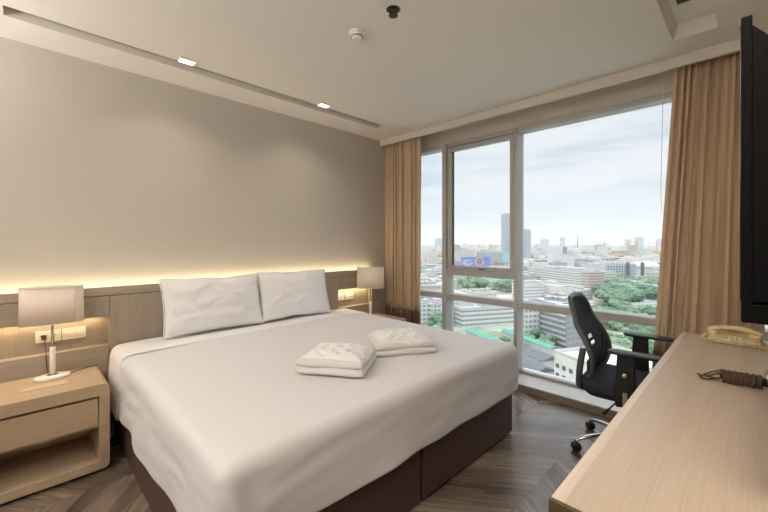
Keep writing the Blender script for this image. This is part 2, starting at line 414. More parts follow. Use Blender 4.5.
# ------------------------------------------------------------------ headboard
hb = thing('headboard', 'greige wood panel headboard with lit socket niches behind the bed', 'headboard', (1.5, YH, 0))
ox, oy = 1.5, YH
HX0, HX1, HT = -.9, 3.02, 1.03
NL0, NL1, NR0, NR1, NZ0, NZ1 = -.35, .43, 2.39, 2.87, .636, .834
def hp(name, x0, x1, z0, z1, m=M_head, y0=0, y1=.022, **k): return obj(name, bx(x0-ox, x1-ox, y0, y1, z0, z1), m, hb, **k)
g = .0025
hp('cap_board', HX0, HX1, .975, HT, M_headx, -.004, .026, bevel=.002)
for a, b in ((HX0, NL0), (NL1, 1.45), (1.45, NR0), (NR1, HX1)):
    hp('panel', a+g, b-g, 0, .971, bevel=.002)
for a, b in ((NL0, NL1), (NR0, NR1)):
    hp('panel', a+g*0, b, NZ1, .971, M_headx, bevel=.002); hp('panel', a, b, 0, NZ0, M_headx, bevel=.002)
    bm = bmesh.new()
    box(bm, a-ox, b-ox, .066, .074, NZ0-.01, NZ1+.01)
    box(bm, a-ox-.012, a-ox, .02, .07, NZ0-.01, NZ1+.01); box(bm, b-ox, b-ox+.012, .02, .07, NZ0-.01, NZ1+.01)
    box(bm, a-ox, b-ox, .022, .07, NZ0-.012, NZ0); box(bm, a-ox, b-ox, .022, .07, NZ1, NZ1+.012)
    obj('niche', bm, M_head, hb)
    area('niche_light', ((a+b)/2, YH+.034, NZ1-.004), (0, 0, 0), b-a-.06, .012, 1.1, (1, .72, .4))
    st = hp('led_strip', a+.03, b-.03, NZ1-.003, NZ1, M_white, .028, .04)
obj('led_channel', bx(HX0-ox, HX1-ox, .026, .05, .96, .975), M_white, hb)

def socket(name, label, x, z, kind, group=None, y=YH+.066):
    r = thing(name, label, 'socket', (x, y, z), 0, group)
    bm = bmesh.new(); prism(bm, rrect(-.06, .06, -.036, .036, .006, 3), 0, .008, Matrix.Rotation(PI/2, 4, 'X'))
    obj('face_plate', bm, M_white, r, bevel=.0015)
    if kind == 'outlet':
        for sx in (-.028, .028):
            bm = bmesh.new()
            for dx, dz in ((-.007, .006), (.007, .006), (0, -.009)): box(bm, sx+dx-.0022, sx+dx+.0022, -.0095, -.0078, dz-.004, dz+.004)
            obj('outlet', bm, M_alud, r)
    else:
        for sx in (-.029, .029):
            obj('rocker', bx(sx-.022, sx+.022, -.011, -.007, -.012, .012), M_white, r, bevel=.0015)
    return r
socket('wall_socket', 'cream double socket with lamp plug in the left niche', .125, .737, 'outlet')
socket('light_switch', 'cream two-rocker switch right of the plug in the left niche', .25, .737, 'sw')
socket('wall_socket', 'pale double socket nearest the pillow in the far niche', 2.45, .745, 'outlet')
socket('light_switch', 'pale switch plate nearest the lamp in the far niche', 2.585, .745, 'sw')

# ------------------------------------------------------------------ nightstands
def nightstand(label, x0, x1, y0=2.655, y1=YH-.002, H=.514):
    r = thing('nightstand', label, 'nightstand', ((x0+x1)/2, (y0+y1)/2, 0))
    w, d = (x1-x0)/2, (y1-y0)/2
    T = .05
    bm = bmesh.new()   # rounded portal frame: outline in xz, extruded along y
    o_ = rrect(-w, w, .02, H, .03, 6); i_ = rrect(-w+T, w-T, .02+T, H-.068, .006, 6)
    R = Matrix.Rotation(PI/2, 4, 'X')
    rings = []
    for y in (-d, d):
        rings.append(([bm.verts.new((x, y, z)) for x, z in o_], [bm.verts.new((x, y, z)) for x, z in i_]))
    n = len(o_); (of, inf), (ob, inb) = rings
    for i in range(n):
        j = (i+1) % n
        bm.faces.new((of[i], of[j], inf[j], inf[i])); bm.faces.new((ob[j], ob[i], inb[i], inb[j]))
        bm.faces.new((of[j], of[i], ob[i], ob[j])); bm.faces.new((inf[i], inf[j], inb[j], inb[i]))
    bmesh.ops.recalc_face_normals(bm, faces=bm.faces)
    obj('body', bm, M_night, r, bevel=.003)
    obj('back_panel', bx(-w+T, w-T, d-.014, d-.002, .02+T, H-.068), M_night, r)
    obj('shelf', bx(-w+T, w-T, -d+.03, d-.014, .255, .27), M_night, r)
    obj('drawer', bx(-w+T+.003, w-T-.003, -d+.008, d-.03, .274, .432), M_night, r, bevel=.002)
    obj('plinth', bx(-w+.04, w-.04, -d+.03, d-.01, 0, .02), M_seam, r)
    return r
nightstand('light oak nightstand holding a lamp and card, left of the bed', -.28, .372)
nightstand('oak nightstand between the far side of the bed and the curtain', 2.56, 2.985)

# ------------------------------------------------------------------ lamps
def table_lamp(label, loc, rz, power=2.0, h=.552):
    r = thing('table_lamp', label, 'lamp', loc, rz)
    bm = bmesh.new(); lathe(bm, [(.080, 0), (.084, .004), (.084, .015), (.078, .021), (.02, .023)], 40, 1, .66); obj('base', bm, M_lampw, r, smooth=True)
    bm = bmesh.new(); lathe(bm, [(.026, .02), (.026, .026), (.014, .03)], 20, 1, .6); obj('collar', bm, M_seam, r)
    bm = bmesh.new(); lathe(bm, [(.0135, .024), (.0135, .19)], 20); obj('sleeve', bm, M_lampw, r, smooth=True)
    bm = bmesh.new(); lathe(bm, [(.0075, .19), (.0075, h-.08)], 16); obj('pole', bm, M_chrome, r, smooth=True)
    bm = bmesh.new(); lathe(bm, [(.012, 0), (.016, .012), (.026, .035), (.03, .055), (.022, .078), (.004, .086)], 20, M=Matrix.Translation((0, 0, h-.14))); obj('bulb', bm, emis('warm_bulb', (1, .75, .45, 1), 4), r, smooth=True)
    # oval shade, open top and bottom
    def oval(k): return [(.147*k*math.copysign(abs(math.cos(a))**.72, math.cos(a)), .072*k*math.copysign(abs(math.sin(a))**.72, math.sin(a))) for a in [2*PI*i/64 for i in range(64)]]
    bm = bmesh.new(); O = oval(1)
    a = [bm.verts.new((x, y, h-.218)) for x, y in O]; b2 = [bm.verts.new((x*.985, y*.985, h)) for x, y in O]
    for i in range(64): bm.faces.new((a[i], a[(i+1) % 64], b2[(i+1) % 64], b2[i]))
    sh = obj('lamp_shade', bm, M_shade, r, smooth=True); s = sh.modifiers.new('s', 'SOLIDIFY'); s.thickness = .0012
    bm = bmesh.new()
    tube(bm, [(x*1.004, y*1.004, h-.218) for x, y in O], .0022, 6, True); obj('rim', bm, M_lampw, sh)
    bm = bmesh.new(); tube(bm, [(x*.988, y*.988, h) for x, y in O], .0022, 6, True); obj('rim', bm, M_lampw, sh)
    bm = bmesh.new(); box(bm, -.143, .143, -.0015, .0015, h-.012, h-.009); box(bm, -.0015, .0015, -.07, .07, h-.012, h-.009); box(bm, -.003, .003, -.003, .003, h-.09, h-.012); obj('harp', bm, M_nickel, sh)
    bm = bmesh.new(); box(bm, .098, .1, -.0735, -.060, h-.216, h-.002, None); obj('seam', bm, M_lampw, sh)
    l = bpy.data.lights.new('lamp_light', 'POINT'); l.energy = power; l.color = (1, .74, .45); l.shadow_soft_size = .03
    lo = bpy.data.objects.new('lamp_light', l); C.objects.link(lo); lo.parent = r; lo.location = (0, 0, h-.1)
    return r
lamp1 = table_lamp('white oval-shade table lamp on the left nightstand', (.137, 2.975, .514), 0)
lamp2 = table_lamp('white-shaded table lamp in front of the left curtain', (2.675, 2.90, .514), math.radians(-42))
lamp3 = table_lamp('table lamp at the wall end of the desk', (2.2, -.215, .765), 0, 8)
# lamp cords
bm = bmesh.new(); tube(bm, spline([(.2, 3.0, .5175), (.26, 3.04, .5175), (.33, 3.07, .5175), (.365, 3.082, .5175)]), .003, 6)
obj('power_cord', bm, M_cordb, None, True); o = bpy.data.objects['power_cord']; tag(o, 'thin brown lamp cord along the back edge of the nightstand', 'cord')
bm = bmesh.new(); tube(bm, spline([(.105, 3.125, .735), (.108, 3.118, .715), (.112, 3.112, .67), (.114, 3.08, .60), (.12, 3.07, .53), (.135, 3.032, .5175)]), .003, 6); box(bm, .092, .116, 3.128, 3.147, .722, .75)
tag(obj('plug_cord', bm, M_cordb), 'dark plug and cord hanging from the left niche socket', 'cord')
bm = bmesh.new(); box(bm, -.1, .1, -.033, .033, 0, .0012); box(bm, -.1, .1, -.033, .033, .0012, .0022, Matrix.Rotation(.02, 4, 'Z'))
o = obj('note_card', bm, M_card); o.location = (.1, 2.84, .514); tag(o, 'flat cream card lying in front of the lamp on the left nightstand', 'card')

# ------------------------------------------------------------------ bed
BX0, BX1, BY0, BY1 = .455, 2.45, 1.185, YH-.004
bed = thing('bed', 'king-size bed with brown leatherette base and white bedding', 'bed', ((BX0+BX1)/2, (BY0+BY1)/2, 0))
cx, cy = (BX0+BX1)/2, (BY0+BY1)/2
for a, b in ((BX0, cx-.009), (cx+.009, BX1)):
    obj('base', bx(a-cx, b-cx, BY0-cy, BY1-cy, .012, .36), M_leather, bed, bevel=.012, seg=3)
for sx in (-.9, -.1, .1, .9):
    for sy in (-.85, .85): obj('leg', bx(sx-.03, sx+.03, sy-.03, sy+.03, 0, .012), M_black, bed)
obj('mattress', bx(BX0-cx+.01, BX1-cx-.01, BY0-cy+.01, BY1-cy, .36, .6), M_linen, bed, bevel=.04, seg=4)

def drape(x0, x1, y0, y1, ztop, r, hem, nx=60, ny=50, sides='LFR', nd=16, amp=1.0, seed=0, thick=.0, headdrop=0):
    """cloth lying on a rectangle and hanging over left, foot and right edges"""
    bm = bmesh.new(); ix0, ix1, iy0 = x0+r, x1-r, y0+(r if 'F' in sides else 0)
    def topz(x, y):
        n = noise.noise(Vector((x*1.6+seed, y*1.6, 0)))*.010+noise.noise(Vector((x*5+seed, y*4.2, 3)))*.0028
        cr = (abs((x-(x0+x1)/2))/((x1-x0)/2))
        return ztop+n*amp-.012*cr**4
    G = [[bm.verts.new((ix0+(ix1-ix0)*i/nx, iy0+(y1-iy0)*j/ny, topz(ix0+(ix1-ix0)*i/nx, iy0+(y1-iy0)*j/ny))) for j in range(ny+1)] for i in range(nx+1)]
    for i in range(nx):
        for j in range(ny): bm.faces.new((G[i][j], G[i+1][j], G[i+1][j+1], G[i][j+1]))
    # boundary path from head-left down to foot-left, along foot, up to head-right
    path = [(G[0][j], Vector((-1, 0, 0))) for j in range(ny, 0, -1)]
    if 'F' in sides:
        for k in range(9): a = PI+PI/2*k/8; path.append((G[0][0], Vector((math.cos(a), math.sin(a), 0))))
        path += [(G[i][0], Vector((0, -1, 0))) for i in range(1, nx)]
        for k in range(9): a = 1.5*PI+PI/2*k/8; path.append((G[nx][0], Vector((math.cos(a), math.sin(a), 0))))
        segs = [path+[(G[nx][j], Vector((1, 0, 0))) for j in range(1, ny+1)]]
    else:
        segs = [path+[(G[0][0], Vector((-1, 0, 0)))], [(G[nx][j], Vector((1, 0, 0))) for j in range(0, ny+1)]]
    for path in segs:
        cols = []; s = 0; prev = None
        for v, n in path:
            c = v.co.copy(); 
            if prev is not None: s += (c+n*r-prev).length
            prev = c+n*r
            hz = hem(c.x, c.y, n)
            total = c.z-hz
            col = [v]
            for k in range(1, nd+1):
                d = (k/nd)**1.15
                arc = min(1, d*total/(r*1.3)); ang = arc*PI/2
                if arc < 1: off = r*math.sin(ang); z = c.z-r*(1-math.cos(ang))
                else: off = r; z = 0
                # continue down
                rest = d*total
                if arc >= 1: z = c.z-r-(rest-r*1.3)/(total-r*1.3+1e-6)*(total-r)
                q = max(0, (c.z-z)/max(.05, total))
                fold = (.007*math.sin(s*7+seed+q*2)+.003*math.sin(s*17+1.3*seed+q*3)+.014*noise.noise(Vector((s*3, q*1.5, seed))))*q*q*amp
                if n.y < -.5 and n.x > -.2: fold -= .030*math.exp(-((c.x-ix0-.045)/.022)**2)*min(1, q*1.6)*amp*('F' in sides)
                w2 = (.006*noise.noise(Vector((s*4.5+q*3, q*5, seed+9)))+(.012*(.35-abs(noise.noise(Vector((s*3.2+q*4, q*4-s*2, seed+4))))) if n.x < -.2 else 0))*amp
                p = c+n*(off+fold+w2*min(1, q*3)+.012*q); p.z = z
                col.append(bm.verts.new(p))
            cols.append(col)
        for a, b in zip(cols, cols[1:]):
            for k in range(nd):
                vs = [a[k], a[k+1], b[k+1], b[k]]
                u = []
                for v in vs:
                    if v not in u: u.append(v)
                if len(u) > 2: bm.faces.new(u)
    bmesh.ops.recalc_face_normals(bm, faces=bm.faces)
    bmesh.ops.translate(bm, verts=bm.verts, vec=(-cx, -cy, 0))
    return bm
def hem_main(x, y, n):
    if n.x < -.3 and n.y > -.3:        # near (left) side sags unevenly
        return .262+.010*math.sin(y*4.5+1)+.004*math.sin(y*11)
    if n.x > .5: return .28
    return .318+.004*math.sin(x*7)
bm = drape(BX0-.02, BX1+.04, BY0-.035, 2.76, .638, .055, hem_main, seed=2.0)
duvet = obj('duvet', bm, M_linen, bed, smooth=True)
s = duvet.modifiers.new('s', 'SOLIDIFY'); s.thickness = .012; s.offset = -1
s = duvet.modifiers.new('ss', 'SUBSURF'); s.levels = 1; s.render_levels = 1
bm = drape(BX0-.026, BX1+.05, 2.735, BY1-.015, .646, .06, lambda x, y, n: .245+.01*math.sin(y*11) if n.x < 0 else .3, ny=14, sides='LR', seed=5.0, amp=.7)
fold = obj('turned_down_fold', bm, M_linen2, duvet, smooth=True)
s = fold.modifiers.new('s', 'SOLIDIFY'); s.thickness = .016; s.offset = -1
s = fold.modifiers.new('ss', 'SUBSURF'); s.levels = 1; s.render_levels = 1

# pillows
def pillow(label, c, w, h, t, lean, rz, seed):
    bm = bmesh.new(); n = 36; F = {}
    for side in (1, -1):
        for i in range(n+1):
            for j in range(n+1):
                u, v = -1+2*i/n, -1+2*j/n
                if side == -1 and (i in (0, n) or j in (0, n)): F[side, i, j] = F[1, i, j]; continue
                e = (max(0, 1-abs(u)**2.6)*max(0, 1-abs(v)**2.6))**.48
                # edges pull in between the pointed corners
                x = u*w/2*(1-.045*(1-v*v)); z = v*h/2*(1-.075*(1-u*u))
                y = side*t/2*e
                y += .012*noise.noise(Vector((u*2.6+seed, v*2.6, side)))*min(1, e*2)+.006*noise.noise(Vector((u*7+seed, v*5, side*3)))*min(1, e*3)
                z += .010*noise.noise(Vector((u*2+seed, 7, v)))
                sag = -.03*e*(1-(v+1)/2)
                F[side, i, j] = bm.verts.new((x, y+sag*side, z))
    for side in (1, -1):
        for i in range(n):
            for j in range(n):
                q = [F[side, i, j], F[side, i+1, j], F[side, i+1, j+1], F[side, i, j+1]]
                bm.faces.new(q if side == -1 else q[::-1])
    o = obj('pillow', bm, M_linen2, None, smooth=True)
    o.location = c; o.rotation_euler = (lean, 0, rz)
    s = o.modifiers.new('ss', 'SUBSURF'); s.levels = 1; s.render_levels = 1
    # piped side seam
    bm = bmesh.new(); me = o.data
    P = []
    def at(u, v): return Vector((u*w/2*(1-.045*(1-v*v)), 0, v*h/2*(1-.075*(1-u*u))+.010*noise.noise(Vector((u*2+seed, 7, v)))))
    for k in range(24): P.append(at(-1+2*k/24, -1))
    for k in range(24): P.append(at(1, -1+2*k/24))
    for k in range(24): P.append(at(1-2*k/24, 1))
    for k in range(24): P.append(at(-1, 1-2*k/24))
    tube(bm, P, .0035, 6, True); obj('piping', bm, M_linen2, o, smooth=True)
    return tag(o, label, 'pillow', 'pillows propped on the headboard')
pillow('plump white pillow nearest the left nightstand', (1.085, 2.965, .862), .755, .425, .16, math.radians(-15), math.radians(1), 1.0)
pillow('creased white pillow nearer the window', (1.80, 2.97, .868), .70, .43, .145, math.radians(-15), math.radians(-2), 4.7)

# towels
def towel(label, c, rz, L, D, seed):
    r = thing('folded_towel', label, 'towel', c, rz, 'folded towels on the bed')
    def layer(z0, z1, l, d, sd, name, skew=0):
        # folded slab: rounded front (fold) in profile
        bm = bmesh.new(); nl, npz = 26, 10
        prof = []
        hgt = (z1-z0)/2; zc = (z0+z1)/2
        for k in range(npz+1):
            a = -PI/2+PI*k/npz; prof.append((-d/2-math.cos(a)*hgt*.75, zc+math.sin(a)*hgt))
        for k in range(npz+1):
            a = PI/2+PI*k/npz; prof.append((d/2-math.cos(a)*hgt*.5, zc+math.sin(a)*hgt))
        # insert points on long top and bottom
        full = []
        for k in range(len(prof)):
            p, q = prof[k], prof[(k+1) % len(prof)]
            full.append(p)
            if abs(q[0]-p[0]) > .1:
                for m_ in range(1, 10): full.append((p[0]+(q[0]-p[0])*m_/10, p[1]+(q[1]-p[1])*m_/10))
        rings = []
        for i in range(nl+1):
            x = -l/2+l*i/nl; e = min(1, .72+.28*math.sin(min(1, min(i, nl-i)/4)*PI/2))
            ring = []
            for y, z in full:
                dz = .011*noise.noise(Vector((x*7+sd, y*7, z*4)))*(1 if z > zc else .3)
                ring.append(bm.verts.new((x+skew*y, y+.004*noise.noise(Vector((x*14, z*20, sd))), zc+(z-zc)*e+dz)))
            rings.append(ring)
        k = len(full)
        for a, b in zip(rings, rings[1:]):
            for i in range(k): bm.faces.new((a[i], a[(i+1) % k], b[(i+1) % k], b[i]))
        bm.faces.new(rings[0][::-1]); bm.faces.new(rings[-1])
        bmesh.ops.recalc_face_normals(bm, faces=bm.faces)
        o = obj(name, bm, M_towel, r, smooth=True); return o
    layer(0, .04, L, D, seed, 'fold')
    layer(.037, .076, L*.985, D*.97, seed+3, 'fold', .02)
    # crumpled face cloth on top
    bm = bmesh.new(); n = 44; G = []
    for i in range(n+1):
        row = []
        for j in range(n+1):
            u, v = -1+2*i/n, -1+2*j/n
            rr = max(abs(u), abs(v))
            x = u*L*.455*(1+.13*noise.noise(Vector((v*2, seed, 0)))); y = v*D*.49*(1+.12*noise.noise(Vector((u*2, seed, 5))))+.01
            rid = 1-abs(noise.noise(Vector((u*2.2+seed, v*2.6, 1)))*2.2)
            z = .081-.012*rr**6+.026*(1-rr**4)*max(0, rid)+.010*(1-rr**2)+.014*abs(noise.noise(Vector((u*5+seed, v*6, 2))))*(1-rr**5)
            row.append(bm.verts.new((x, y, z)))
        G.append(row)
    for i in range(n):
        for j in range(n): bm.faces.new((G[i][j], G[i+1][j], G[i+1][j+1], G[i][j+1]))
    o = obj('face_cloth', bm, M_linen2, r, smooth=True); s = o.modifiers.new('s', 'SOLIDIFY'); s.thickness = .004; s.offset = -1
    return r
ang = math.atan2(-.29, .19)
towel('folded white towel nearest the foot of the bed, loose cloth on top', (1.245, 1.615, .645), ang, .365, .27, 2.2)
ang = math.atan2(-.19, .33)
towel('folded white towel nearer the window with a crumpled cloth', (1.75, 1.61, .645), ang, .39, .27, 8.4)

# ------------------------------------------------------------------ desk
DX0, DX1, DY1, DZ = .827, 3.0, .317, .765
desk = thing('desk', 'long light oak desk under the television along the right wall', 'desk', ((DX0+DX1)/2, 0, 0))
dx = (DX0+DX1)/2
obj('desk_top', bx(DX0-dx+.012, DX1-dx, YR+.014, DY1-.028, DZ-.05, DZ), M_desk, desk)
obj('edge_band', bx(DX0-dx+.012, DX1-dx, DY1-.028, DY1, DZ-.05, DZ), M_edge, desk, bevel=.002)
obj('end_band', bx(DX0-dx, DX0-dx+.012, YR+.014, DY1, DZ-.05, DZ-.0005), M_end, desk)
for a in (DX0-dx+.05, DX1-dx-.09): obj('side_panel', bx(a, a+.04, YR+.02, DY1-.04, 0, DZ-.05), M_desk, desk, bevel=.002)
obj('modesty_panel', bx(DX0-dx+.09, DX1-dx-.09, YR+.03, YR+.05, .3, DZ-.05), M_desk, desk)
for i in range(1):
    d_ = obj('drawer', bx(DX0-dx+.1, DX0-dx+.75, YR+.06, DY1-.05, DZ-.17, DZ-.055), M_desk, desk, bevel=.002)
    obj('handle', bx(DX0-dx+.36, DX0-dx+.5, DY1-.05, DY1-.035, DZ-.12, DZ-.108), M_nickel, d_)

# ------------------------------------------------------------------ television
tv = thing('television', 'large black flat-screen television hanging over the desk, seen edge-on', 'television', (1.12, 0, 1.157))
H, LN = .667, 1.17
obj('bezel', bx(0, LN, 0, .018, 0, H), M_blackg, tv, bevel=.002)
obj('screen', bx(.012, LN-.012, .018, .0195, .045, H-.012), M_screen, tv)
bm = bmesh.new()  # rear shell with sloping top, profile in yz
prof = [(0, .045), (-.05, .05), (-.05, H-.11), (-.022, H-.05), (0, H-.022)]
a = [bm.verts.new((.004, y, z)) for y, z in prof]; b2 = [bm.verts.new((LN-.004, y, z)) for y, z in prof]
bm.faces.new(a); bm.faces.new(b2[::-1])
for i in range(5): bm.faces.new((a[(i+1) % 5], a[i], b2[i], b2[(i+1) % 5]))
bmesh.ops.recalc_face_normals(bm, faces=bm.faces)
obj('rear_shell', bm, M_blackg, tv)
obj('speaker_bar', bx(.001, LN-.001, -.045, .016, -.001, .04), M_blackg, tv, bevel=.002)
bm = bmesh.new(); box(bm, LN/2-.12, LN/2+.12, -.065, -.05, .18, .42); box(bm, LN/2-.03, LN/2+.03, -.3, -.06, .27, .33); box(bm, LN/2-.1, LN/2+.1, YR+.001, YR+.02, .18, .42)
obj('wall_bracket', bm, M_black, tv)

# ------------------------------------------------------------------ telephone
ph = thing('telephone', 'cream corded telephone near the curtain end of the desk', 'telephone', (2.885, .075, DZ), math.radians(2))
bm = bmesh.new()
wedge(bm, [(-.075, -.108, 0), (.08, -.108, 0), (.08, -.108, .045), (-.075, -.108, .024)], [(-.075, .108, 0), (.08, .108, 0), (.08, .108, .045), (-.075, .108, .024)])
obj('body', bm, M_phone, ph, bevel=.008, seg=3)
hp_ = spline([(.005, -.108, .054), (.005, -.085, .066), (.005, -.045, .076), (.005, 0, .079), (.005, .045, .076), (.005, .085, .066), (.005, .108, .054)], 6)
bm = bmesh.new(); tube(bm, hp_, [.02+.006*abs(i/(len(hp_)-1)*2-1)**2 for i in range(len(hp_))], 14, flat=.62)
for sy in (-1, 1): lathe(bm, [(.027, .028), (.028, .05), (.024, .06)], 20, M=Matrix.Translation((.005, .088*sy, 0)))
obj('handset', bm, M_phone, ph, smooth=True)
for i in range(4):
    for j in range(3):
        obj('key', bx(-.068+i*.014, -.058+i*.014, -.03+j*.02, -.016+j*.02, .022+i*.0022, .03+i*.0022), M_white, ph)
bm = bmesh.new(); pp = spline([(.03, .118, .02), (-.02, .135, .010), (-.085, .125, .0115), (-.1, .06, .0115), (-.102, 0, .0115), (-.1, -.06, .0115), (-.097, -.12, .0115), (-.04, -.135, .0115), (.02, -.118, .02)], 16)
Ls = [0]
for p, q in zip(pp, pp[1:]): Ls.append(Ls[-1]+(q-p).length)
coil = []; turns = 54; steps = turns*8
for k in range(steps+1):
    s_ = Ls[-1]*k/steps; i = max(0, min(len(pp)-2, next((a for a in range(len(Ls)-1) if Ls[a+1] >= s_), len(pp)-2)))
    p = pp[i].lerp(pp[i+1], (s_-Ls[i])/(Ls[i+1]-Ls[i]+1e-9)); d = (pp[i+1]-pp[i]).normalized(); sd = d.cross(Vector((0, 0, 1))).normalized()
    a = 2*PI*k/8; coil.append(p+sd*math.cos(a)*.009+Vector((0, 0, 1))*math.sin(a)*.009)
tube(bm, coil, .0024, 6); obj('coiled_cord', bm, M_phone, ph, smooth=True)

# ------------------------------------------------------------------ hair dryer with wrapped cord
hd = thing('hair_dryer', 'hair dryer with its dark cord wound around the handle', 'hair dryer', (2.03, -.025, DZ), math.radians(4))
bm = bmesh.new(); tube(bm, [(0, .12, .026), (0, .05, .027), (0, -.03, .03)], [.013, .015, .017], 14); obj('handle', bm, M_black, hd, smooth=True)
bm = bmesh.new(); lathe(bm, [(.024, -.095), (.032, -.085), (.034, 0), (.036, .04), (.032, .07), (.018, .078)], 24, M=Matrix.Translation((0, -.042, .037)) @ Matrix.Rotation(PI/2, 4, 'Y')); obj('barrel', bm, M_chrome, hd, smooth=True)
bm = bmesh.new(); hel = []; rr = random.Random(5); T_ = 19
for k in range(T_*14+1):
    a = 2*PI*k/14; t_ = k/(T_*14); y = .112-.112*t_+.0025*math.sin(k*.9)
    rad = .0225+.0028*math.sin(t_*41)+.0012*math.sin(k*.37)
    hel.append((rad*math.cos(a), y, .0272+rad*math.sin(a)*.98))
tube(bm, hel, .0036, 7)
obj('wound_cord', bm, M_cordb, hd, smooth=True)
bm = bmesh.new()
tube(bm, spline([(.0, 0.0980, .045), (.004, 0.1210, .035), (.012, 0.1462, .018), (.014, 0.1678, .012), (0, 0.1801, .01), (-.018, 0.1714, .008), (-.014, 0.1498, .008), (-.004, 0.1210, .016), (-.01, 0.0994, .03)]), .0036, 7)
tube(bm, spline([(.008, 0.1066, .05), (.01, 0.1282, .04), (.004, 0.1570, .026), (-.008, 0.1750, .016), (-.002, 0.1894, .02)]), .0032, 7)
tube(bm, spline([(-.004, 0.0994, .04), (-.012, 0.1354, .03), (-.006, 0.1606, .018), (.01, 0.1714, .014), (.02, 0.1570, .007), (.012, 0.1210, .01)]), .0034, 7)
obj('cord_loop', bm, M_cordb, hd, smooth=True)
hd.scale = (1, 1, 1)

# ------------------------------------------------------------------ office chair (faces -Y, towards the desk)
ch = thing('office_chair', 'black mesh-back office chair with chrome wheeled base between desk and window', 'chair', (2.72, .56, 0), math.radians(3))
# coordinates: x across, +y = back of chair
bm = bmesh.new()
sp = rrect(-.245, .245, -.235, .235, .10, 8)
def ring_(k, z): return [(x*k, y*k, z) for x, y in sp]
lv = [(.90, .405), (.985, .415), (1.0, .43), (1.0, .45), (.985, .466), (.94, .478), (.8, .484), (.4, .486), (.05, .486)]
rs = [[bm.verts.new((p[0], p[1], p[2]+(-.014*(max(0, -p[1])/.235)**3 if z > .43 else 0))) for p in ring_(k, z)] for k, z in lv]
for a, b in zip(rs, rs[1:]):
    for i in range(len(a)): bm.faces.new((a[i], a[(i+1) % len(a)], b[(i+1) % len(a)], b[i]))
bm.faces.new(rs[0][::-1]); bm.faces.new(rs[-1])
obj('seat', bm, M_seat, ch, smooth=True)
bm = bmesh.new(); prism(bm, [(x*.86, y*.86) for x, y in sp], .385, .408); obj('seat_pan', bm, M_black, ch, bevel=.005)
# back rest: curved shell surface (mesh) with grey rim
def back(u, v):
    """u -1..1 across, v 0 bottom..1 top"""
    z = .46+.505*v
    w = [.17, .235, .248, .225, .19, .165][:]
    q = v*5; i = min(4, int(q)); f = q-i; hw = w[i]*(1-f)+w[i+1]*f
    y = .215-.045*math.sin(min(1, v*1.45)*PI)*.9+.135*max(0, v-.25)**1.15
    y -= .045*u*u*(1-.5*v)
    return Vector((hw*u, y, z))
bm = bmesh.new(); nu, nv = 50, 64; G = {}
def corner(u, v):   # round the top and bottom corners
    if v > .86:
        t_ = (v-.86)/.14; return u*(1-.22*t_*t_)
    if v < .1:
        t_ = (.1-v)/.1; return u*(1-.3*t_*t_)
    return u
for i in range(nu+1):
    for j in range(nv+1):
        u, v = -1+2*i/nu, j/nv; G[i, j] = bm.verts.new(back(corner(u, v), v-.02*abs(u)**3*(1 if v > .8 else 0)))
def hole(u, v):
    if abs(u) < .26 and (.385 < v < .43 or .475 < v < .52): return True       # two lumbar slots
    if .17 < v < .45 and abs(abs(u)-(.34+(v-.17)*1.3)) < .045: return True      # side slits
    return False
for i in range(nu):
    for j in range(nv):
        if not hole(-1+2*(i+.5)/nu, (j+.5)/nv): bm.faces.new((G[i, j], G[i+1, j], G[i+1, j+1], G[i, j+1]))
o = obj('mesh_back', bm, M_mesh, ch, smooth=True); s = o.modifiers.new('s', 'SOLIDIFY'); s.thickness = .01; s.offset = 0
bm = bmesh.new(); P = []
for k in range(30): P.append(back(corner(-1, k/30), k/30))
for k in range(16): u = -1+2*k/16; P.append(back(corner(u, 1), 1)+Vector((0, 0, .006*(1-u*u))))
for k in range(30): P.append(back(corner(1, 1-k/30), 1-k/30))
for k in range(12): P.append(back(corner(1-2*k/12, 0), 0))
tube(bm, P, .0135, 10, True, flat=1.3); obj('back_frame', bm, M_grey, ch, smooth=True)
# curved side spars from frame down under the seat
for sx in (-1, 1):
    bm = bmesh.new(); tube(bm, spline([(.246*sx, .19, .68), (.25*sx, .205, .58), (.235*sx, .215, .50), (.19*sx, .22, .43), (.1*sx, .17, .40), (.03*sx, .1, .39)]), [.016]*8+[.022]*33 if False else .019, 10, flat=1.2)
    obj('back_spar', bm, M_grey, ch, smooth=True)
bm = bmesh.new(); box(bm, -.06, .06, .20, .215, .40, .56); obj('lumbar_bridge', bm, M_grey, ch, bevel=.005)
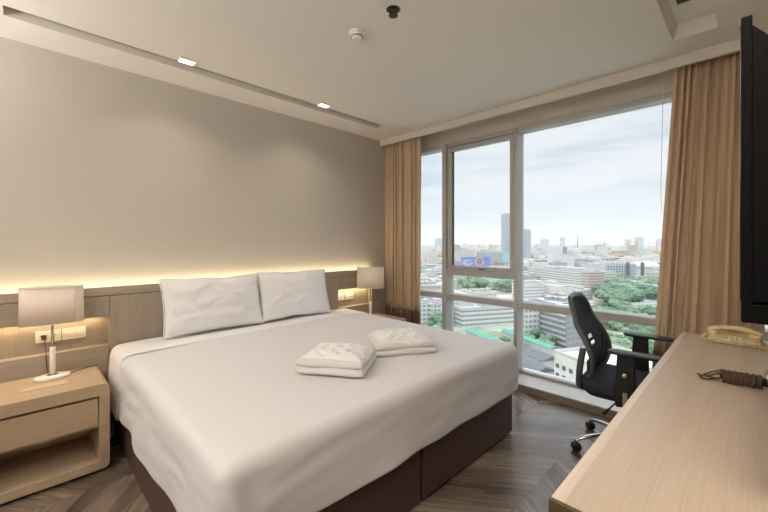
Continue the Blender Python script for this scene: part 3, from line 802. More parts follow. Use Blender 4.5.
# arms
AY = -.075
for sx in (-1, 1):
    bm = bmesh.new()
    pr = [(-.03, .40), (.045, .385), (.055, .43), (.04, .69), (-.045, .69), (-.05, .45)]
    a = [bm.verts.new((sx*.262, y+AY+.04, z)) for y, z in pr]; b2 = [bm.verts.new((sx*.292, y+AY+.04, z)) for y, z in pr]
    bm.faces.new(a); bm.faces.new(b2[::-1])
    for i in range(6): bm.faces.new((a[(i+1) % 6], a[i], b2[i], b2[(i+1) % 6]))
    bmesh.ops.recalc_face_normals(bm, faces=bm.faces)
    ar = obj('arm', bm, M_black, ch, bevel=.008, seg=3)
    bm = bmesh.new(); prism(bm, rrect(-.042, .042, -.135, .135, .038, 6), .69, .709, Matrix.Translation((sx*.272, AY-.005, 0))); obj('arm_pad', bm, M_black, ar, bevel=.008, seg=3)
    bm = bmesh.new(); lathe(bm, [(.0145, 0), (.0145, .006), (.010, .009)], 20, M=Matrix.Translation((sx*.292, AY+.04, .575)) @ Matrix.Rotation(sx*PI/2, 4, 'Y')); obj('arm_button', bm, M_nickel, ar, smooth=True)
    obj('arm_plate', bx(min(sx*.292, sx*.297), max(sx*.292, sx*.297), AY+.028, AY+.052, .405, .48), M_nickel, ar, bevel=.003)
    bm = bmesh.new(); box(bm, min(sx*.1, sx*.27), max(sx*.1, sx*.27), AY-.03, AY+.03, .388, .404); obj('arm_bracket', bm, M_black, ar)
# mechanism, lift, base
obj('mechanism', bx(-.07, .07, -.1, .12, .335, .386), M_black, ch, bevel=.01)
bm = bmesh.new(); tube(bm, spline([(-.06, .03, .355), (-.16, .04, .352), (-.26, .055, .345)]), .005, 8); tube(bm, [(-.25, .053, .346), (-.33, .065, .343)], [.009, .011], 10, flat=.6); obj('lever', bm, M_black, ch, smooth=True)
bm = bmesh.new(); lathe(bm, [(.026, .09), (.026, .22), (.016, .222), (.016, .34)], 24); obj('gas_lift', bm, M_black, ch, smooth=True)
bm = bmesh.new(); lathe(bm, [(.035, .065), (.042, .075), (.042, .12), (.03, .13)], 28); obj('hub', bm, M_chrome, ch, smooth=True)
a0 = math.radians(126)
for k in range(5):
    a = a0+2*PI*k/5; d = Vector((math.cos(a), math.sin(a), 0))
    bm = bmesh.new(); pts = [d*.03+Vector((0, 0, .105)), d*.12+Vector((0, 0, .108)), d*.22+Vector((0, 0, .096)), d*.29+Vector((0, 0, .075)), d*.305+Vector((0, 0, .062))]
    tube(bm, spline(pts, 5), [.020-.008*i/20 for i in range(21)], 12, flat=.7); lg = obj('leg', bm, M_chrome, ch, smooth=True)
    s_ = Vector((-d.y, d.x, 0)); c0 = d*.305
    cs = bpy.data.objects.new('caster', None)
    bm = bmesh.new(); 
    Mx = Matrix.Translation((c0.x, c0.y, .027)) @ Matrix.Rotation(a, 4, 'Z') @ Matrix.Rotation(PI/2, 4, 'X')
    for o_ in (-.021, .005): lathe(bm, [(.022, o_), (.027, o_+.003), (.027, o_+.013), (.022, o_+.016)], 24, M=Mx)
    lathe(bm, [(.008, -.008), (.008, .008)], 12, M=Mx)
    lathe(bm, [(.006, .03), (.006, .07)], 10, M=Matrix.Translation((c0.x, c0.y, 0)))
    bpy.data.objects.remove(cs)
    obj('caster', bm, M_black, ch, smooth=False)
    box_ = bmesh.new(); box(box_, -.024, .02, -.006, .006, .03, .05, Matrix.Translation((c0.x, c0.y, 0)) @ Matrix.Rotation(a, 4, 'Z')); obj('caster_hood', box_, M_black, ch, bevel=.003)

# ------------------------------------------------------------------ ceiling fittings
for i, (x, lb) in enumerate(((.797, 'small lit square downlight nearer the bedside lamp on the left'), (1.916, 'small lit square downlight nearer the curtain corner'))):
    r = thing('downlight', lb, 'ceiling light', (x, 2.69, ZC), 0, 'downlights beside the ceiling slot')
    bm = bmesh.new(); w = .05
    for a in ((-w, w, -.034, -.028), (-w, w, .028, .034), (-w, -w+.006, -.028, .028), (w-.006, w, -.028, .028)): box(bm, *a, -.014, 0)
    obj('frame', bm, M_trim, r)
    obj('lamp_face', bx(-w+.006, w-.006, -.028, .028, -.013, -.002), M_led, r)
    l = area('downlight_light', (x, 2.69, ZC-.02), (0, 0, 0), .08, .05, 2.2, (1, .86, .66), 130)
sd = thing('smoke_detector', 'round white smoke detector on the ceiling', 'smoke detector', (1.396, 1.63, ZC))
bm = bmesh.new(); lathe(bm, [(.048, 0), (.05, -.012), (.046, -.018)][::-1], 32); obj('mount', bm, M_white, sd, smooth=True)
bm = bmesh.new(); lathe(bm, [(.02, -.046), (.032, -.04), (.036, -.03), (.036, -.018)], 32); obj('sensor_head', bm, M_white, sd, smooth=True)
bm = bmesh.new(); lathe(bm, [(.0365, -.036), (.038, -.033), (.0365, -.03)], 32); obj('sensor_slot', bm, M_alud, sd)
sk = thing('sprinkler', 'small dark metal fire sprinkler on the ceiling', 'sprinkler', (1.4, 1.34, ZC)); sk.scale = (1.35, 1.35, .75)
bm = bmesh.new(); lathe(bm, [(.02, -.004), (.026, -.003), (.028, 0)], 28); obj('escutcheon', bm, M_sprk, sk)
bm = bmesh.new(); lathe(bm, [(.008, -.018), (.009, -.003)], 16); tube(bm, [(.006, 0, -.016), (.015, 0, -.028), (.004, 0, -.042)], .0025, 6); tube(bm, [(-.006, 0, -.016), (-.015, 0, -.028), (-.004, 0, -.042)], .0025, 6); obj('yoke', bm, M_sprk, sk)
bm = bmesh.new(); lathe(bm, [(.004, -.046), (.018, -.044), (.018, -.042)], 18); obj('deflector', bm, M_sprk, sk)
vt = thing('air_vent', 'grey air-conditioning grille in the ceiling tray', 'vent', (2.1, .225, ZC+.06))
bm = bmesh.new()
for a in ((-.42, .42, -.062, -.055), (-.42, .42, .055, .062), (-.42, -.413, -.055, .055), (.413, .42, -.055, .055)): box(bm, *a, -.008, 0)
obj('frame', bm, M_vent, vt)
bm = bmesh.new()
for k in range(7): box(bm, -.413, .413, -.05+k*.0155, -.044+k*.0155, -.007, 0)
obj('louvres', bm, M_vent, vt); obj('backing', bx(-.413, .413, -.055, .055, -.002, 0), M_black, vt)
for x, y, lb in ((-1.0, 2.0, 'added fill lamp on the ceiling behind the camera, headboard side'), (.95, .02, 'added fill lamp on the ceiling above the near end of the desk')):
    r = thing('ceiling_fill_lamp', lb, 'ceiling light', (x, y, ZC)); k_ = 1 if x < 0 else .42; r.scale = (k_, k_, 1)  # bodies for the added ceiling fill lights, out of view
    bm = bmesh.new(); prism(bm, rrect(-.3, .3, -.3, .3, .04), -.05, 0); obj('housing', bm, M_white, r, bevel=.004)
    bm = bmesh.new(); prism(bm, rrect(-.285, .285, -.285, .285, .04), -.07, -.05); obj('diffuser', bm, emis('fill_diffuser_glow', (1, .92, .8, 1), 1.5), r, bevel=.006)
for y, lb in ((2.55, 'added torch-shaped fill lamp behind the camera beside the headboard wall'), (.35, 'added torch-shaped fill lamp behind the camera beside the desk wall')):
    r = thing('fill_uplighter', lb, 'lamp', (-1.45, y, 0))  # invented stands carrying the added uplights, never in view
    bm = bmesh.new(); lathe(bm, [(.15, 0), (.15, .015), (.02, .03)], 32); obj('base', bm, M_nickel, r, smooth=True)
    bm = bmesh.new(); lathe(bm, [(.012, .02), (.012, 1.66)], 16); obj('pole', bm, M_nickel, r, smooth=True)
    bm = bmesh.new(); lathe(bm, [(.03, 1.65), (.14, 1.7), (.21, 1.77), (.205, 1.77), (.135, 1.706), (.03, 1.66)], 36, cap=False); obj('lamp_shade', bm, M_white, r, smooth=True)

# ------------------------------------------------------------------ the city outside (eye is 60 m above the streets)
GZ = EYE-60
FW = Vector((.7046, .7096, 0)); RT = Vector((.7096, -.7046, 0))
def cp(lat, dep, z=0): return FW*dep+RT*lat+Vector((0, 0, GZ+z))     # lateral and forward metres from the hotel
CAMROT = math.radians(-44.8)
GRID = CAMROT+math.radians(17)                                        # street grid direction

def facade(name, style, wall=None, glass=(88, 98, 108), roof=(182, 182, 184), ph=3.2, pv=3.2):
    m = bpy.data.materials.new(name); m.use_nodes = True; t = m.node_tree; b = t.nodes['Principled BSDF']; b.inputs['Roughness'].default_value = .75
    N = t.nodes.new; L = t.links.new
    def ma(op, a, c=None):
        n = N('ShaderNodeMath'); n.operation = op
        for i, v in enumerate((a, c)):
            if v is None: continue
            if isinstance(v, (int, float)): n.inputs[i].default_value = v
            else: L(v, n.inputs[i])
        return n.outputs[0]
    tc = N('ShaderNodeTexCoord'); s = N('ShaderNodeSeparateXYZ'); L(tc.outputs['Object'], s.inputs[0]); sn = N('ShaderNodeSeparateXYZ'); L(tc.outputs['Normal'], sn.inputs[0])
    h = ma('ADD', ma('MULTIPLY', s.outputs['X'], ma('ABSOLUTE', sn.outputs['Y'])), ma('MULTIPLY', s.outputs['Y'], ma('ABSOLUTE', sn.outputs['X'])))
    fh = ma('FRACT', ma('DIVIDE', ma('ADD', h, 500), ph)); fz = ma('FRACT', ma('DIVIDE', s.outputs['Z'], pv))
    if style == 'grid': w = ma('MULTIPLY', ma('GREATER_THAN', fh, .35), ma('MULTIPLY', ma('GREATER_THAN', fz, .35), ma('LESS_THAN', fz, .78)))
    elif style == 'ribbon': w = ma('MULTIPLY', ma('GREATER_THAN', fh, .08), ma('MULTIPLY', ma('GREATER_THAN', fz, .4), ma('LESS_THAN', fz, .82)))
    else: w = ma('MAXIMUM', ma('MULTIPLY', ma('GREATER_THAN', fh, .22), 1), 0); w = ma('MULTIPLY', w, ma('GREATER_THAN', fz, .22))
    w = ma('MULTIPLY', w, ma('LESS_THAN', ma('ABSOLUTE', sn.outputs['Z']), .5))
    oi = N('ShaderNodeObjectInfo')
    mx = N('ShaderNodeMix'); mx.data_type = 'RGBA'; L(w, mx.inputs['Factor']); mx.inputs['B'].default_value = lin(*glass)
    r = N('ShaderNodeMix'); r.data_type = 'RGBA'; L(ma('GREATER_THAN', sn.outputs['Z'], .5), r.inputs['Factor'])
    if wall: r.inputs['A'].default_value = lin(*wall)
    else: L(oi.outputs['Color'], r.inputs['A'])
    r.inputs['B'].default_value = lin(*roof); L(r.outputs['Result'], mx.inputs['A']); L(mx.outputs['Result'], b.inputs['Base Color'])
    return m
F_grid = facade('facade_windows', 'grid', glass=(140, 147, 154)); F_rib = facade('facade_ribbon_windows', 'ribbon', glass=(146, 152, 158)); F_tow = facade('facade_tower', 'tower', wall=(212, 214, 218), glass=(122, 136, 150), ph=5.5, pv=3.6)
F_bal = facade('facade_balconies', 'ribbon', glass=(104, 110, 120), roof=(190, 190, 190), ph=3.6, pv=3.3)
M_plain = {}
def plain(name, rgb): 
    if name not in M_plain: M_plain[name] = mat(name, lin(*rgb), .8, noise_mix=.12, nscale=.3)
    return M_plain[name]
M_conc = plain('pale_concrete', (200, 199, 197)); M_dkroof = plain('dark_roofing', (112, 114, 120)); M_teal = plain('teal_roofing', (100, 168, 148)); M_win = plain('window_dark', (98, 108, 118))

# ground
def ground_mat():
    m = bpy.data.materials.new('city_ground'); m.use_nodes = True; t = m.node_tree; b = t.nodes['Principled BSDF']; b.inputs['Roughness'].default_value = 1; b.inputs['Specular IOR Level'].default_value = 0
    N = t.nodes.new; L = t.links.new
    tc = N('ShaderNodeTexCoord'); n = N('ShaderNodeTexNoise'); n.inputs['Scale'].default_value = .006; n.inputs['Detail'].default_value = 5; L(tc.outputs['Object'], n.inputs['Vector'])
    v = N('ShaderNodeTexVoronoi'); v.inputs['Scale'].default_value = .035; L(tc.outputs['Object'], v.inputs['Vector'])
    r = N('ShaderNodeValToRGB'); e = r.color_ramp.elements; e[0].position = .42; e[0].color = lin(104, 132, 96); e[1].position = .55; e[1].color = lin(176, 174, 166)
    L(n.outputs['Fac'], r.inputs[0])
    r2 = N('ShaderNodeValToRGB'); e = r2.color_ramp.elements; e[0].position = .2; e[0].color = lin(120, 140, 110); e[1].position = .75; e[1].color = lin(222, 216, 206)
    s = N('ShaderNodeSeparateColor'); L(v.outputs['Color'], s.inputs[0]); L(s.outputs[0], r2.inputs[0])
    x = N('ShaderNodeMix'); x.data_type = 'RGBA'; x.inputs['Factor'].default_value = .5; L(r.outputs[0], x.inputs['A']); L(r2.outputs[0], x.inputs['B']); L(x.outputs['Result'], b.inputs['Base Color'])
    return m
bm = bmesh.new(); R0 = 60; 
vs = [bm.verts.new(cp(a, d) - Vector((0, 0, 0))) for a, d in ((-6000, 12), (-6000, 12000), (14000, 12000), (14000, 12))]; bm.faces.new(vs[::-1])
bm.normal_update()
struct('ground', bm, ground_mat(), 'city ground far below the window', 'ground')

# haze over the far city
m = bpy.data.materials.new('city_haze'); m.use_nodes = True; t = m.node_tree; t.nodes.clear(); o_ = t.nodes.new('ShaderNodeOutputMaterial')
vsn = t.nodes.new('ShaderNodeVolumeScatter'); vsn.inputs['Color'].default_value = (.93, .97, 1, 1); vsn.inputs['Density'].default_value = HAZE; vsn.inputs['Anisotropy'].default_value = .3
t.links.new(vsn.outputs[0], o_.inputs['Volume'])
bm = bmesh.new(); pts = [(-5000, 150), (-5000, 11000), (13000, 11000), (13000, 150)]
a = [bm.verts.new(cp(*p, -20)) for p in pts]; b2 = [bm.verts.new(cp(*p, 330)) for p in pts]
bm.faces.new(a); bm.faces.new(b2[::-1])
for i in range(4): bm.faces.new((a[i], b2[i], b2[(i+1) % 4], a[(i+1) % 4]))
bmesh.ops.recalc_face_normals(bm, faces=bm.faces)
hz_ = obj('haze', bm, m); tag(hz_, 'pale haze lying over the far city', 'haze', kind='stuff')

def building(label, lat, dep, w, d, h, col=(236, 234, 230), m=None, rot=GRID, group=None, roofs=2, seed=0, anchor='c', name='building'):
    """w along the street grid's cross axis, d along its long axis; anchor n = nearest-left corner at lat, dep"""
    c = cp(lat, dep)
    R = Matrix.Rotation(rot, 4, 'Z')
    if anchor == 'n': c = c+R @ Vector((w/2, d/2, 0))
    bm = bmesh.new(); box(bm, -w/2, w/2, -d/2, d/2, 0, h)
    r = thing(name, label, 'building', c, rot, group)
    o = obj('walls', bm, m or F_grid, r); o.color = tuple(v*.82 for v in lin(*col)[:3])+(1,)
    bm = bmesh.new(); p = .5
    for a in ((-w/2, w/2, -d/2, -d/2+p), (-w/2, w/2, d/2-p, d/2), (-w/2, -w/2+p, -d/2+p, d/2-p), (w/2-p, w/2, -d/2+p, d/2-p)): box(bm, *a, h, h+1.1)
    o = obj('parapet', bm, M_conc, r)
    rn = random.Random(seed+int(lat))
    for k in range(roofs):
        a, b_ = rn.uniform(-.3, .3)*w, rn.uniform(-.3, .3)*d; s1, s2 = rn.uniform(.12, .2)*w, rn.uniform(.08, .16)*d
        obj('roof_room', bx(a-s1, a+s1, b_-s2, b_+s2, h, h+rn.uniform(2.5, 4)), M_conc, r)
    return r
# nearest block: white, windows built one by one on the face we look down on
def windows(r, w, d, h, nz, ny, z0, face='left', step=None, size=(1.5, 1.5), zp=3.3):
    for i in range(nz):
        for k in range(ny):
            z = z0+i*zp
            if face == 'left':
                y = -d/2+(k+.5)*d/ny; b_ = bx(-w/2-.06, -w/2+.02, y-size[0]/2, y+size[0]/2, z, z+size[1])
            else:
                x = -w/2+(k+.5)*w/ny; b_ = bx(x-size[0]/2, x+size[0]/2, -d/2-.06, -d/2+.02, z, z+size[1])
            obj('window', b_, M_win, r)
# corner (60.3,130): far-left corner; the long face runs towards us
def gcorner(lat, dep, w, d):   # far-left corner given -> centre
    R = Matrix.Rotation(math.radians(17), 2); 
    ax = Vector((math.cos(math.radians(17)), math.sin(math.radians(17)))); ay = Vector((-math.sin(math.radians(17)), math.cos(math.radians(17))))
    c = Vector((lat, dep))+ax*w/2-ay*d/2; return c.x, c.y
x_, y_ = gcorner(60.5, 130, 26, 24)
b1 = building('white office block with rows of windows, lowest right outside', x_, y_, 26, 24, 21, (232, 228, 220), plain('white_render', (226, 222, 214)), roofs=0)
windows(b1, 26, 24, 21, 5, 8, 3, 'left'); windows(b1, 26, 24, 21, 5, 7, 3, 'front')
x_, y_ = gcorner(95, 238, 13, 31)
b2_ = building('grey apartment block with balconies behind the chair back', x_, y_, 13, 31, 19.5, (176, 178, 184), F_grid, roofs=1)
for i in range(6): obj('balcony', bx(-6.5-1.1, -6.5, -15, 15, 1.5+i*3.2, 2.5+i*3.2), M_conc, b2_)
x_, y_ = gcorner(84, 236, 11, 12)
building('narrow white block joined to the grey balcony block', x_, y_, 10, 10, 20.5, (236, 234, 230), F_grid, roofs=1)
b3 = building('long white three-storey building behind the teal roofs', 55, 258, 44, 20, 13, (238, 236, 232), F_rib, roofs=3, anchor='n')
b4 = building('low white wing left of the long white building', 34, 262, 16, 15, 15, (232, 232, 230), F_grid, anchor='n', roofs=1)
x_, y_ = gcorner(216, 549, 38, 114)
building('long white slab block with ribbon windows, mid city', x_, y_, 38, 114, 24, (240, 236, 230), F_rib, roofs=4)
building('salmon-topped wing on the long slab block', 246, 432, 22, 12, 25.5, (232, 204, 190), F_rib, roofs=1)
x_, y_ = gcorner(160, 420, 20, 52); building('white windowless hall before the long slab block', x_, y_, 20, 50, 15, (242, 240, 236), plain('white_render', (226, 222, 214)), roofs=2)
x_, y_ = gcorner(136, 392, 26, 22); building('low white cube with roof rooms beside the mullion', x_, y_, 24, 22, 17, (240, 238, 234), F_grid, roofs=2)
building('white stepped block right of the long slab', 310, 540, 22, 24, 26, (242, 242, 240), F_grid, anchor='n')
building('grey-white factory hall with tall columns right of centre', 331, 549, 62, 50, 27, (196, 200, 204), F_tow, anchor='n')
for k in range(2):
    o = obj('service_tower', bx(-1.6, 1.6, -1.6, 1.6, 0, 31), M_win, None); o.location = cp(365+k*22, 548); o.rotation_euler.z = GRID
    tag(o, 'dark vertical shaft before the factory hall', 'tower', 'shafts before the factory hall', 'thing')
dm = thing('domed_hall', 'white hall with low round dome, right side of the view', 'building', cp(428, 605))
bm = bmesh.new(); lathe(bm, [(24, 0), (24, 20)], 32); obj('walls', bm, plain('white_render', (226, 222, 214)), dm, smooth=False)
bm = bmesh.new(); lathe(bm, [(25, 20)]+[(25*math.cos(a), 20+10*math.sin(a)) for a in (.2, .5, .8, 1.1, 1.4, 1.55)], 32); obj('dome', bm, M_conc, dm, smooth=True)
building('white block with window rows under the dome', 398, 520, 34, 26, 17, (240, 238, 236), F_rib, anchor='n')
building('wide white block at the curtain edge', 430, 545, 50, 30, 20, (238, 238, 238), F_grid, anchor='n')
building('white slab tower with vertical windows, centre of view', 400, 813, 28, 24, 31, (240, 240, 238), F_grid, anchor='n')
building('low white villa in the trees, lower right', 215, 318, 34, 16, 7, (242, 242, 240), F_grid, anchor='n', roofs=1)
building('pinkish white terrace row at the left window edge', 40, 470, 40, 16, 15, (238, 222, 212), F_rib, anchor='n')
building('white block low at the left window edge', 22, 262, 12, 14, 16, (238, 236, 234), F_grid, anchor='n')
building('tall slate glass tower beside the middle mullion', 375, 1110, 27, 27, 147, (190, 196, 204), F_tow, roofs=1)
building('shorter glass tower just right of the middle mullion', 419, 1090, 25, 25, 99, (190, 196, 204), F_tow, roofs=2)
for i, (lat, dep, w, h, lb) in enumerate([(430, 2900, 45, 96, 'pale twin-like tower above the billboard'), (470, 2850, 30, 86, 'thin pale tower right of the one above the billboard'), (930, 2800, 26, 92, 'small grey tower between slate tower and slab'),
        (180, 3300, 40, 104, 'faint tower at the far left window edge'), (1450, 3300, 60, 95, 'pale paired towers right of the shorter glass tower'), (1560, 3200, 32, 110, 'lone grey tower near the centre skyline'),
        (2000, 3000, 40, 88, 'low grey tower right of the mast'), (2230, 3200, 60, 112, 'wide grey tower pair towards the right curtain'), (2500, 3300, 62, 100, 'first square grey tower near the right curtain'), (2750, 3400, 70, 98, 'last square grey tower beside the right curtain')]):
    building(lb, lat, dep, w, w*.7, h, (150, 158, 168), F_tow, roofs=1)
mast = thing('radio_mast', 'thin red and white mast on the skyline', 'mast', cp(1270, 2400))
bm = bmesh.new(); tube(bm, [(0, 0, 0), (0, 0, 60), (0, 0, 112)], [5, 3.4, 1.2], 4); obj('lattice', bm, M_sprk, mast)
# yellow and orange site on the right skyline
for i, (lat, dep, w, d, h, col, lb) in enumerate([(560, 1000, 36, 20, 14, (232, 196, 110), 'long yellow shed in the middle distance'), (905, 1400, 60, 30, 30, (226, 178, 96), 'yellow-orange building under the site cranes'),
        (980, 1450, 50, 30, 24, (232, 190, 120), 'second yellow building right of the cranes'), (800, 1380, 40, 24, 22, (226, 160, 140), 'pinkish building left of the cranes'), (470, 940, 60, 24, 12, (230, 196, 150), 'ochre roofed market hall mid city'), (1050, 1420, 40, 30, 30, (222, 180, 110), 'ochre block near the right curtain')]):
    building(lb, lat, dep, w, d, h, col, F_grid, roofs=1)
M_yel = plain('crane_yellow', (226, 170, 60))
for i, (lat, dep, h, lb) in enumerate([(900, 1350, 62, 'first yellow tower crane on the right skyline'), (955, 1380, 66, 'middle yellow tower crane on the right skyline'), (820, 1360, 60, 'reddish-yellow crane left of the yellow pair'), (1035, 1390, 58, 'yellow crane beside the right curtain')]):
    cr_ = thing('tower_crane', lb, 'crane', cp(lat, dep), GRID+i)
    bm = bmesh.new(); box(bm, -1.8, 1.8, -1.8, 1.8, 0, h); obj('mast', bm, M_yel, cr_)
    bm = bmesh.new(); tube(bm, [(-14, 0, h-3), (0, 0, h), (38, 0, h+2)], 1.2, 5); tube(bm, [(0, 0, h), (0, 0, h+8)], 1.2, 5); obj('jib', bm, M_yel, cr_)
# billboard
bb = thing('billboard', 'wide blue billboard with white shapes and a round portrait', 'billboard', cp(150, 600), CAMROT)
obj('panel_board', bx(-23.5, 24, -.5, .5, 22, 37.5), plain('billboard_blue', (124, 150, 220)), bb)
def disc(x, z, rx, rz, name, mm, y=-.6):
    bm = bmesh.new(); prism(bm, [(rx*math.cos(a), rz*math.sin(a)) for a in [2*PI*i/28 for i in range(28)]], -.1, .1, Matrix.Translation((x, y, z)) @ Matrix.Rotation(PI/2, 4, 'X')); obj(name, bm, mm, bb)
disc(-13, 28, 8.5, 5.2, 'printed_patch', M_conc); disc(-11, 29, 5, 2.6, 'printed_patch', plain('billboard_pale_blue', (120, 168, 230)), -.8); disc(7, 30, 8, 7, 'printed_patch', M_conc)
disc(6.5, 30, 5.2, 5.6, 'printed_portrait', plain('portrait_tan', (176, 132, 110)), -.8); disc(17, 33, 5, 3, 'printed_patch', plain('billboard_violet', (140, 132, 210)), -.7)
for x in (-18, 0, 18): obj('post', bx(x-.6, x+.6, .4, 1.6, 0, 30), M_win, bb)
sg = thing('billboard', 'tall cyan and pink sign board beside the middle mullion', 'billboard', cp(212, 640), CAMROT)
obj('panel_board', bx(-5, 5, -.5, .5, 26, 43), plain('sign_cyan', (156, 208, 216)), sg); obj('printed_patch', bx(5, 9, -.5, .5, 26, 42), plain('sign_pink', (236, 176, 172)), sg)
for x in (-4, 4): obj('post', bx(x-.5, x+.5, .4, 1.4, 0, 30), M_win, sg)
building('white hoarding wall under the cyan sign', 196, 620, 34, 4, 21, (240, 240, 240), plain('white_render', (226, 222, 214)), rot=CAMROT, roofs=0)
building('pink building behind the blue billboard', 168, 760, 30, 24, 44, (244, 216, 206), F_grid, roofs=1)
building('grey office slab behind the blue billboard', 235, 800, 60, 26, 40, (186, 192, 198), F_rib, roofs=2)

# teal and dark roofed low sheds near the hotel
def shed(label, lat, dep, w, d, h, m, rot=GRID):
    r = thing('shed', label, 'building', cp(lat, dep), rot)
    obj('walls', bx(-w/2+.5, w/2-.5, -d/2+.5, d/2-.5, 0, h), M_conc, r)
    bm = bmesh.new(); wedge(bm, [(-w/2, -d/2, h), (w/2, -d/2, h), (0, -d/2, h+w*.16)], [(-w/2, d/2, h), (w/2, d/2, h), (0, d/2, h+w*.16)])
    obj('roof', bm, m, r)
    return r
shed('long teal-roofed walkway below the grey balcony block', 83, 212, 6, 43, 5, M_teal)
shed('second teal-roofed shed in front of the long white building', 60, 216, 7, 38, 5, M_teal)
shed('dark-roofed house directly below the sill', 63, 160, 13, 22, 7, M_dkroof); shed('grey-roofed house between dark roof and white block', 75, 176, 11, 16, 6, M_dkroof)
shed('small dark-roofed shed left of the others', 48, 158, 9, 15, 6, M_dkroof)
shed('red-roofed hall among the left trees', 152, 520, 26, 26, 8, plain('rust_roofing', (176, 116, 100)))
shed('white-roofed hall among the left trees', 170, 500, 12, 20, 8, M_conc)
shed('long brown-roofed shed beyond the dome', 480, 700, 20, 50, 9, plain('brown_roofing', (160, 140, 122)))

# ---- individual buildings spread through the city (copies of a few kinds)
rg = random.Random(21)
protos = []
for i in range(10):
    w, d, h = rg.uniform(14, 34), rg.uniform(14, 40), rg.choice([7, 9, 11, 13, 16, 20])
    bm = bmesh.new(); box(bm, -w/2, w/2, -d/2, d/2, 0, h)
    for k in range(3):
        a, b_ = rg.uniform(-.3, .3)*w, rg.uniform(-.3, .3)*d; box(bm, a-2.5, a+2.5, b_-2.5, b_+2.5, h, h+3)
    me = bpy.data.meshes.new('building'); bm.to_mesh(me); bm.free(); protos.append((me, w, d, h))
KINDS_ = [((240, 238, 234), 'small white flat-roofed building among the city blocks', 'white buildings spread through the city'), ((226, 214, 196), 'small cream flat-roofed building among the city blocks', 'cream buildings spread through the city'),
          ((178, 182, 188), 'small grey flat-roofed building among the city blocks', 'grey buildings spread through the city'), ((214, 158, 128), 'small orange-walled building among the city blocks', 'orange buildings spread through the city')]
for me in protos: me[0].materials.append(F_grid)
placed = []
KEEP = [(60, 235, 70), (140, 420, 60), (75, 130, 60), (240, 480, 60), (235, 340, 55), (340, 470, 60), (370, 560, 40)]
count = 0
while count < 270:
    dep = 300*math.exp(rg.random()*1.75); bt = rg.uniform(.03, 1.0); lat = bt*dep
    if dep < 420 and (bt < .12 or .28 < bt < .45): continue
    if any((lat-a)**2+(dep-b_)**2 < c_*c_ for a, b_, c_ in KEEP): continue
    sp_ = 17+dep*.018
    if any((lat-a)**2+(dep-b_)**2 < sp_*sp_ for a, b_ in placed): continue
    placed.append((lat, dep))
    me, w, d, h = protos[rg.randrange(10)]
    k = rg.choices(range(4), (6, 3, 2, 1))[0]; col, lb, gp = KINDS_[k]
    o = bpy.data.objects.new('building', me); C.objects.link(o); o.location = cp(lat, dep); o.rotation_euler.z = GRID+rg.choice([0, PI/2])+rg.uniform(-.2, .2)
    v = rg.uniform(.7, .88); o.color = tuple(c*v for c in lin(*col)[:3])+(1,)
    tag(o, lb, 'building', gp); count += 1
# beyond those: the uncountable rest of the city
bm = bmesh.new()
for i in range(5200):
    dep = 900*math.exp(rg.random()**.85*2.3); bt = rg.uniform(.0, 1.05); c = cp(bt*dep, dep)
    w, d, h = rg.uniform(10, 30)*(1+dep/5000), rg.uniform(10, 26)*(1+dep/5000), rg.choice([6, 8, 10, 12, 15, 20])*(1+.25*(dep > 2500))
    if rg.random() < .015: h = rg.uniform(28, 52)
    Mx = Matrix.Translation(c) @ Matrix.Rotation(GRID+rg.uniform(-.4, .4), 4, 'Z')
    box(bm, -w/2, w/2, -d/2, d/2, 0, h, Mx, mi=rg.choices(range(5), (6, 3, 3, 1, 3))[0])
mats = [plain('far_white', (216, 215, 212)), plain('far_cream', (214, 204, 188)), plain('far_grey', (160, 164, 168)), plain('far_orange', (206, 160, 120)), plain('far_slate', (130, 138, 142))]
o = obj('distant_buildings', bm, mats); tag(o, 'countless low buildings filling the far city up to the skyline', 'buildings', kind='stuff')

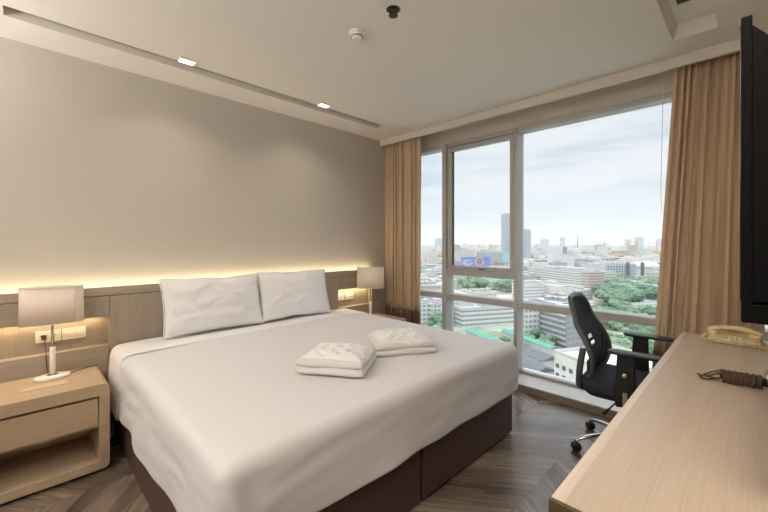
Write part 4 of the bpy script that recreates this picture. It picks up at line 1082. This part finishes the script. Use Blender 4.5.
# ---- trees
def leaf_mat(name, a, b_):
    return mat(name, lin(*a), .9, bump=0, noise_mix=.5, nscale=.5, col2=lin(*b_))
TM = [leaf_mat('leaves_mid', (124, 150, 122), (94, 120, 96)), leaf_mat('leaves_light', (144, 164, 132), (112, 136, 108)), leaf_mat('leaves_dark', (104, 134, 106), (76, 102, 80))]
M_trunk = plain('trunk_brown', (96, 80, 66))
tps = []
for i in range(6):
    bm = bmesh.new(); rr = random.Random(i+40)
    for k in range(9):
        a = rr.uniform(0, 2*PI); q = rr.uniform(.1, .62) if k else 0; rad = rr.uniform(.34, .52)
        Mx = Matrix.Translation((math.cos(a)*q, math.sin(a)*q, .95+rr.uniform(-.25, .3)*(1-q)+(.15 if not k else 0))) @ Matrix.Diagonal((rad, rad, rad*.8, 1))
        bmesh.ops.create_icosphere(bm, subdivisions=3, radius=1, matrix=Mx)
    for v in bm.verts:
        p = v.co*4.5; f = noise.noise(p+Vector((i, 0, 0)))*.13+noise.noise(p*2.6)*.09+noise.noise(p*6)*.05
        v.co += (v.co-Vector((0, 0, .9))).normalized()*f
    me = bpy.data.meshes.new('crown'); bm.to_mesh(me); bm.free(); me.materials.append(TM[i % 3]); tps.append(me)
bm = bmesh.new(); tube(bm, [(0, 0, 0), (.02, 0, .5), (0, 0, .8)], [.07, .05, .03], 7); tme = bpy.data.meshes.new('trunk'); bm.to_mesh(tme); bm.free(); tme.materials.append(M_trunk)
def tree(lat, dep, s, label, group):
    r = thing('tree', label, 'tree', cp(lat, dep), rg.uniform(0, 6), group); r.scale = (s, s, s*rg.uniform(.8, 1.05))
    c = bpy.data.objects.new('crown', rg.choice(tps)); C.objects.link(c); c.parent = r
    if dep < 700: t_ = bpy.data.objects.new('trunk', tme); C.objects.link(t_); t_.parent = r
# clusters: bearing range, depth range, count
for b0, b1_, d0, d1, n, lb, gp, s0 in [(.60, .74, 330, 500, 52, 'green tree in the wood right of the chair back, beyond the villa', 'wood in the right of the view', 12),
        (.575, .80, 165, 300, 46, 'tree low on the right, behind the chair and its armrests', 'trees behind the office chair', 7.5),
        (.19, .36, 440, 640, 44, 'tree in the green belt seen under the opening window', 'green belt under the opening window', 9),
        (.08, .17, 200, 330, 14, 'tree low beside the left curtain', 'trees low beside the left curtain', 7),
        (.08, .17, 520, 900, 14, 'tree in the far green strip beside the left curtain', 'far trees beside the left curtain', 11),
        (.33, .47, 196, 236, 14, 'tree between the teal roofs', 'trees among the teal roofs', 4.2),
        (.60, .80, 520, 760, 26, 'tree on the green field before the white halls', 'trees before the white halls', 6),
        (.39, .60, 600, 1500, 20, 'scattered tree between the mid-city buildings', 'trees between city blocks', 9),
        (.55, .80, 800, 1300, 22, 'tree in the dark line behind the dome', 'tree line behind the dome', 9)]:
    for k in range(n):
        d_ = rg.uniform(d0, d1); tree(rg.uniform(b0, b1_)*d_, d_, s0*rg.uniform(.75, 1.25), lb, gp)
